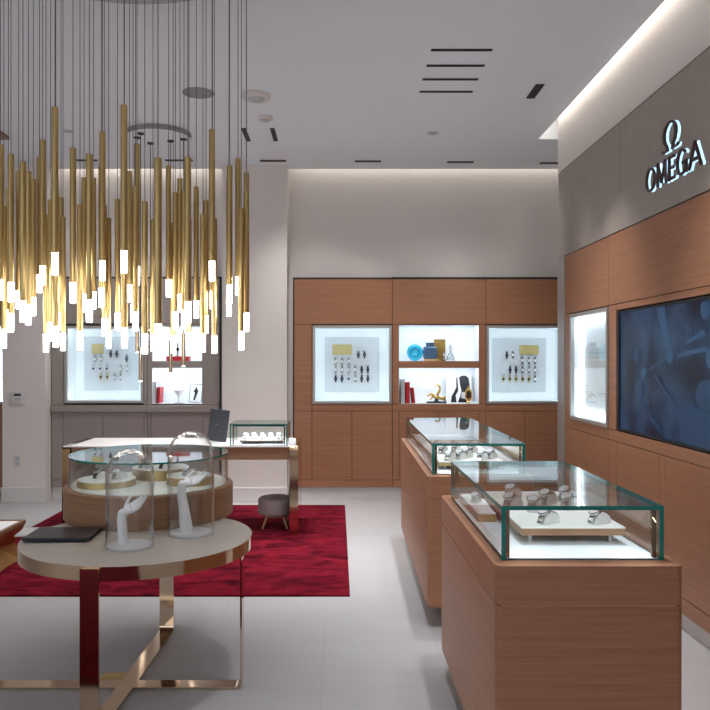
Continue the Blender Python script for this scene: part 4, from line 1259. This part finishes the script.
def torus(mb, R, r, n=40, k=12, Mx=None):
    vs, fs = [], []
    for i in range(n):
        a = 2*PI*i/n
        for j in range(k):
            t = 2*PI*j/k
            vs.append(Vector(((R+r*math.cos(t))*math.cos(a), (R+r*math.cos(t))*math.sin(a), r*math.sin(t))))
    for i in range(n):
        for j in range(k):
            fs.append([i*k+j, ((i+1) % n)*k+j, ((i+1) % n)*k+(j+1) % k, i*k+(j+1) % k])
    if Mx is not None: vs = [Mx @ v for v in vs]
    return mb.add(vs, fs)
# upper shelf of the wood cabinet
def blue_disc():
    x, Y = shelf_pt(WM, nW1, 415, .14)
    r = thing('glass_disc', 'round turquoise glass disc on the wood cabinet upper shelf', 'glass ornament', (x, Y, nW1[2]))
    Rx = Matrix.Translation((0, 0, .095)) @ Matrix.Rotation(PI/2-math.radians(8), 4, 'X')
    MB().lathe([(0, -.012), (.05, -.016), (.085, -.008), (.09, 0), (.085, .01), (.06, .012), (.05, .004), (0, .0)], 40).xform(Rx).build('plate', M['blueglass'], r)
    torus(MB(), .047, .006, Mx=Matrix.Translation((0, -.013, .095)) @ Matrix.Rotation(PI/2-math.radians(8), 4, 'X')).build('ring', pmat('deep_turquoise', srgb(20, 150, 196), .1), r)
    MB().box(-.03, .03, -.02, .03, 0, .008).build('foot', M['blueglass'], r)
blue_disc()
def blue_jar():
    x, Y = shelf_pt(WM, nW1, 430, .13)
    z = nW1[2]
    pl = MB().box(-.075, .075, -.06, .06, 0, .022, .002).build('wood_plinth', M['oakleg'])
    pl.location = (x+.015, Y, z); tag(pl, 'small pale wooden plinth under the slate blue jar', 'plinth')
    r = thing('glass_jar', 'square slate blue glass jar with narrow neck on the wood cabinet upper shelf', 'jar', (x, Y, z+.022))
    MB().box(-.075, .075, -.05, .05, 0, .135, .018, 3).build('body', M['slateglass'], r)
    MB().lathe([(.045, .132), (.045, .17), (.05, .178), (.042, .178), (.038, .14)], 32, closed=True).build('neck', M['slateglass'], r)
blue_jar()
x, Y = shelf_pt(WM, nW1, 439.5, .22)
gb = MB().box(-.06, .06, -.03, .03, 0, .24, .003).build('ribbed_box', M['goldribs']); gb.location = (x, Y, nW1[2]); tag(gb, 'tall gold gridded box behind the slate blue jar', 'box')
def decanter():
    x, Y = shelf_pt(WM, nW1, 450.5, .12)
    r = thing('glass_decanter', 'clear glass decanter at the right on the wood cabinet upper shelf', 'decanter', (x, Y, nW1[2]))
    MB().lathe([(0, 0), (.048, 0), (.052, .01), (.03, .07), (.014, .10), (.013, .14), (.022, .15), (.018, .15), (.010, .14), (.010, .10), (.027, .068), (.048, .012), (0, .006)], 32).build('body', glassmat('decanter_glass', (.93, .95, .96, 1), 1.6, .05, .8), r)
    MB().lathe([(0, .148), (.011, .152), (.016, .168), (0, .185)], 20).build('stopper', M['ltgrey'], r)
decanter()
def figurine():
    x, Y = shelf_pt(WM, nW1, 444, .07)
    r = thing('figurine', 'tiny dark and silver figurine in front of the gold gridded box', 'figurine', (x, Y, nW1[2]))
    MB().box(-.016, .016, -.016, .016, 0, .01).build('base', M['ink'], r)
    MB().lathe([(0, .01), (.012, .012), (.008, .03), (.016, .05), (.014, .07), (.006, .078), (.010, .09), (0, .10)], 16).build('body', M['steel'], r)
figurine()
# lower shelf: gold sea-horse, print, bottle-shaped clock
def seahorse():
    x, Y = shelf_pt(WM, nW2, 436.5, .10)
    r = thing('horse_statuette', 'gold rearing horse statuette with curled tail on a black plinth', 'statuette', (x, Y, nW2[2]))
    MB().box(-.105, .105, -.04, .04, 0, .018, .002).build('plinth', M['black'], r)
    J = [(-.0, 0, .05), (-.03, 0, .085), (-.055, 0, .10), (-.085, 0, .085), (-.105, 0, .07), (.03, 0, .055), (.075, 0, .05), (.1, 0, .075), (-.05, .012, .055), (-.075, .012, .03), (.085, .012, .022), (.1, -.012, .02),
         (.01, 0, .10), (.035, 0, .135), (.04, 0, .17), (.015, 0, .2), (-.012, 0, .19), (-.015, 0, .17)]
    E_ = [(0, 1), (1, 2), (2, 3), (3, 4), (0, 5), (5, 6), (6, 7), (1, 8), (8, 9), (6, 10), (6, 11), (0, 12), (12, 13), (13, 14), (14, 15), (15, 16), (16, 17)]
    Rr = [.022, .018, .015, .012, .007, .02, .014, .007, .009, .006, .006, .006, .016, .014, .012, .010, .008, .005]
    m2 = skin_mesh('h', J, E_, Rr, 0, None, None)
    MB().add([v.co.copy() for v in m2.vertices], [list(p.vertices) for p in m2.polygons]).build('horse', M['gold'], r, ang=180)
    MB().lathe([(0, .018), (.03, .018), (.02, .035), (.012, .06), (0, .06)], 20).build('support', M['black'], r)
seahorse()
def print_board():
    x, Y = shelf_pt(WM, nW2, 458.5, .2)
    r = thing('photo_board', 'white board with a dark figure print leaning on the wood cabinet lower shelf', 'picture', (x, Y, nW2[2]))
    T_ = Matrix.Rotation(math.radians(-8), 4, 'X')
    hh = .305
    MB().box(-.135, .145, 0, .008, 0, hh).xform(T_).build('board', M['paper'], r)
    Mx = T_ @ Matrix(((1, 0, 0, 0), (0, 0, 1, 0), (0, 1, 0, 0), (0, 0, 0, 1)))
    g = MB()
    g.prism([(-.01, .0), (.12, .0), (.125, .06), (.105, .12), (.13, .17), (.12, .27), (.09, .3), (.04, .3), (.012, .28), (.02, .2), (.035, .13), (.02, .07)], -.0015, -.0002, Mx)
    g.prism([(-.085, .0), (-.02, .0), (-.03, .08), (.0, .13), (-.005, .28), (-.02, .28), (-.02, .17), (-.05, .11), (-.075, .07)], -.0015, -.0002, Mx)
    g.build('print', M['ink'], r)
    h_ = MB().prism([(.03, .05), (.075, .04), (.085, .10), (.06, .12), (.035, .11)], -.0025, -.0016, Mx); h_.build('print_highlight', M['ltgrey'], r)
print_board()
def clock():
    x, Y = shelf_pt(WM, nW2, 468.6, .09)
    r = thing('table_clock', 'small gold oval clock in front of the print at the shelf right end', 'clock', (x, Y, nW2[2]))
    Rx = Matrix.Translation((0, 0, .092)) @ Matrix.Diagonal((1, 1, 1.9, 1)) @ Matrix.Rotation(PI/2, 4, 'X')
    MB().lathe([(0, -.012), (.036, -.012), (.04, 0), (.036, .012), (.028, .012), (.026, .009), (0, .009)], 32).xform(Rx).build('case', M['gold'], r)
    MB().cyl((0, 0), .025, .0092, .0105, 24).xform(Rx).build('dial', M['wood_dark'], r)
    MB().box(-.02, .02, -.014, .014, 0, .02, .003).build('foot', M['gold'], r)
    torus(MB(), .010, .003, 20, 8, Matrix.Translation((0, 0, .176)) @ Matrix.Rotation(PI/2, 4, 'X')).build('ring', M['gold'], r)
clock()
# taupe shelves
x, Y = shelf_pt(TR, nT1, 178.5, .12)
rb = thing('gift_box', 'flat red box lying on the taupe cabinet upper shelf', 'box', (x, Y, nT1[2]))
MB().box(-.12, .12, -.06, .06, 0, .034, .002).build('base', M['red'], rb)
MB().box(-.122, .122, -.062, .062, .034, .05, .002).build('lid', M['red'], rb)
fg = thing('figurine', 'small dark figurine standing on the flat red box', 'figurine', (x-.01, Y, nT1[2]+.05))
MB().lathe([(0, 0), (.03, 0), (.03, .008), (.008, .014), (.014, .06), (.02, .09), (.008, .12), (.013, .14), (0, .158)], 20).build('body', M['steel'], fg)
MB().lathe([(.0135, .058), (.0205, .09), (.0145, .09), (.010, .06)], 20, closed=True).build('sash', M['ink'], fg)
x, Y = shelf_pt(TR, nT2, 178.5, .14)
cp = thing('glass_coupe', 'white stemmed coupe bowl on the taupe cabinet lower shelf', 'bowl', (x, Y, nT2[2]))
MB().lathe([(0, 0), (.035, 0), (.035, .004), (.006, .012), (.006, .07), (.02, .078)], 32).build('stem', M['ltgrey'], cp)
MB().lathe([(0, .076), (.02, .078), (.055, .13), (.058, .14), (.053, .138), (.018, .086), (0, .084)], 40).build('bowl', M['ceramic'], cp)
tr_ = MB().box(-.05, .05, -.03, .03, 0, .008, .002).build('small_tray', M['ltgrey']); tr_.location = (x+.03, Y-.09, nT2[2]); tag(tr_, 'small grey tray at the foot of the white coupe bowl', 'tray')
def framed():
    x, Y = shelf_pt(TR, nT2, 195, .2)
    r = thing('picture_frame', 'thin framed print of a dark slim figure leaning on the taupe lower shelf', 'picture', (x, Y, nT2[2]+.004), 0)
    T_ = Matrix.Rotation(math.radians(-9), 4, 'X') @ Matrix.Rotation(math.radians(4), 4, 'Y')
    MB().box(-.065, .065, 0, .006, 0, .2).xform(T_).build('sheet', M['paper'], r)
    f = MB(); f.box(-.07, .07, -.003, .008, -.003, .004).box(-.07, .07, -.003, .008, .196, .203).box(-.07, -.064, -.003, .008, .004, .196).box(.064, .07, -.003, .008, .004, .196)
    f.xform(T_).build('frame', M['steel'], r)
    Mx = T_ @ Matrix(((1, 0, 0, 0), (0, 0, 1, 0), (0, 1, 0, 0), (0, 0, 0, 1)))
    MB().prism([(-.022, .02), (-.004, .02), (.018, .1), (.024, .13), (.008, .15), (.004, .17), (-.008, .165), (-.014, .14), (-.03, .12), (-.012, .105)], -.0015, -.0003, Mx).build('print', M['ink'], r)
framed()

# =================================================================== LIGHT
CREAM = (1, .93, .82); NEU = (1, .985, .97)
# coves
area((-2.15, 8.06, 3.76), (0, 0, -1), 1.85, .05, 1.3, CREAM)
area((1.15, 8.06, 3.76), (0, 0, -1), 3.3, .05, 1.9, CREAM)
area((1.92, 2.6, 3.78), (0, 0, -1), .05, 8.5, 9.5, CREAM)
# spotlights in the ceiling slots
SP = [(.32, 7.68, .32, 7.76, 22, 52, 0), (1.28, 7.7, 1.28, 7.78, 22, 52, 0),
      (-.66, 7.62, -.66, 7.55, 8, 40, 0), (-1.63, 7.64, -1.63, 7.74, 22, 50, 0), (-2.58, 7.64, -2.58, 7.74, 22, 50, 0),
      (1.52, 5.68, 1.6, 5.55, 35, 48, 0), (-.83, 6.78, -.7, 6.5, 110, 70, .8), (-.57, 6.78, -1.2, 6.5, 110, 75, .8)]
for x, y, tx, ty, W, dg, tz in SP:
    spot(x, y, tx, ty, W, dg, tz=tz, col=NEU)
DAY = (.9, .95, 1)  # ceiling spots added without fixtures, above aisle, side wall and rug
for x, y, tx, ty, W, dg, c_ in ((.8, 2.9, .8, 2.9, 88, 55, DAY), (.8, 4.7, .75, 4.9, 104, 55, DAY), (.2, 5.0, .12, 5.3, 84, 60, DAY), (.1, 3.2, .15, 3.5, 54, 60, DAY), (.8, 5.7, .78, 5.6, 76, 50, DAY),
                                (1.2, 3.4, 1.75, 3.6, 84, 60, NEU), (1.2, 5.0, 1.75, 5.2, 84, 60, NEU),
                                (-1.2, 5.6, -1.2, 6.0, 85, 75, NEU), (-2.6, 5.2, -2.6, 5.6, 60, 80, NEU), (-.3, 6.2, -.2, 6.3, 55, 70, NEU),
                                (.9, 1.0, 1.2, .2, 40, 80, NEU), (-3.6, 1.0, -3.8, 1.0, 60, 80, NEU)):  # this unseen pair is added for bounce off the floor
    spot(x, y, tx, ty, W, dg, col=c_)
for x, y, tx, ty, W in ((.8, -1.6, .8, -2.6, 130), (2.2, -1.6, 2.2, -2.6, 80), (-4.4, 1.0, -5.4, 1.0, 90), (-4.4, 4.0, -5.4, 4.0, 90)):
    spot(x, y, tx, ty, W, 95, col=DAY, tz=1.4)  # added washers on unseen walls, only for bounce into the room
# wall washers from the visible slots
spot(-.575, 6.9, .1, 8.0, 36, 75, col=NEU, tz=1.1)
spot(1.517, 5.75, 1.1, 8.0, 60, 70, col=NEU, tz=1.1)
spot(-.83, 6.9, -.9, 7.85, 8, 70, col=NEU, tz=1.2)
spot(-.83, 6.6, -3.2, 7.9, 75, 70, col=NEU, tz=1.3)
w = bpy.data.worlds.new('World'); SC.world = w; w.use_nodes = True
bg = w.node_tree.nodes['Background']; bg.inputs['Color'].default_value = (.82, .91, 1, 1); bg.inputs['Strength'].default_value = 1.0

# ================================================================== CAMERA
cam = bpy.data.cameras.new('camera'); co = bpy.data.objects.new('camera', cam); COL.objects.link(co)
co.location = (0, 0, H); co.rotation_euler = (PI/2, 0, 0)
cam.sensor_width = 36; cam.sensor_fit = 'HORIZONTAL'; cam.lens = F/710*36
cam.shift_x = (355-337)/710; cam.shift_y = 5/710
cam.clip_start = .05; cam.clip_end = 60
SC.camera = co
SC.view_settings.view_transform = 'Standard'; SC.view_settings.look = 'None'
SC.view_settings.exposure = 0.86; SC.view_settings.gamma = 1; SC.view_settings.use_curve_mapping = False
cy = SC.cycles
cy.use_denoising = True; cy.max_bounces = 9; cy.diffuse_bounces = 4; cy.glossy_bounces = 5; cy.transparent_max_bounces = 40
cy.sample_clamp_indirect = 6; cy.caustics_reflective = False; cy.caustics_refractive = False
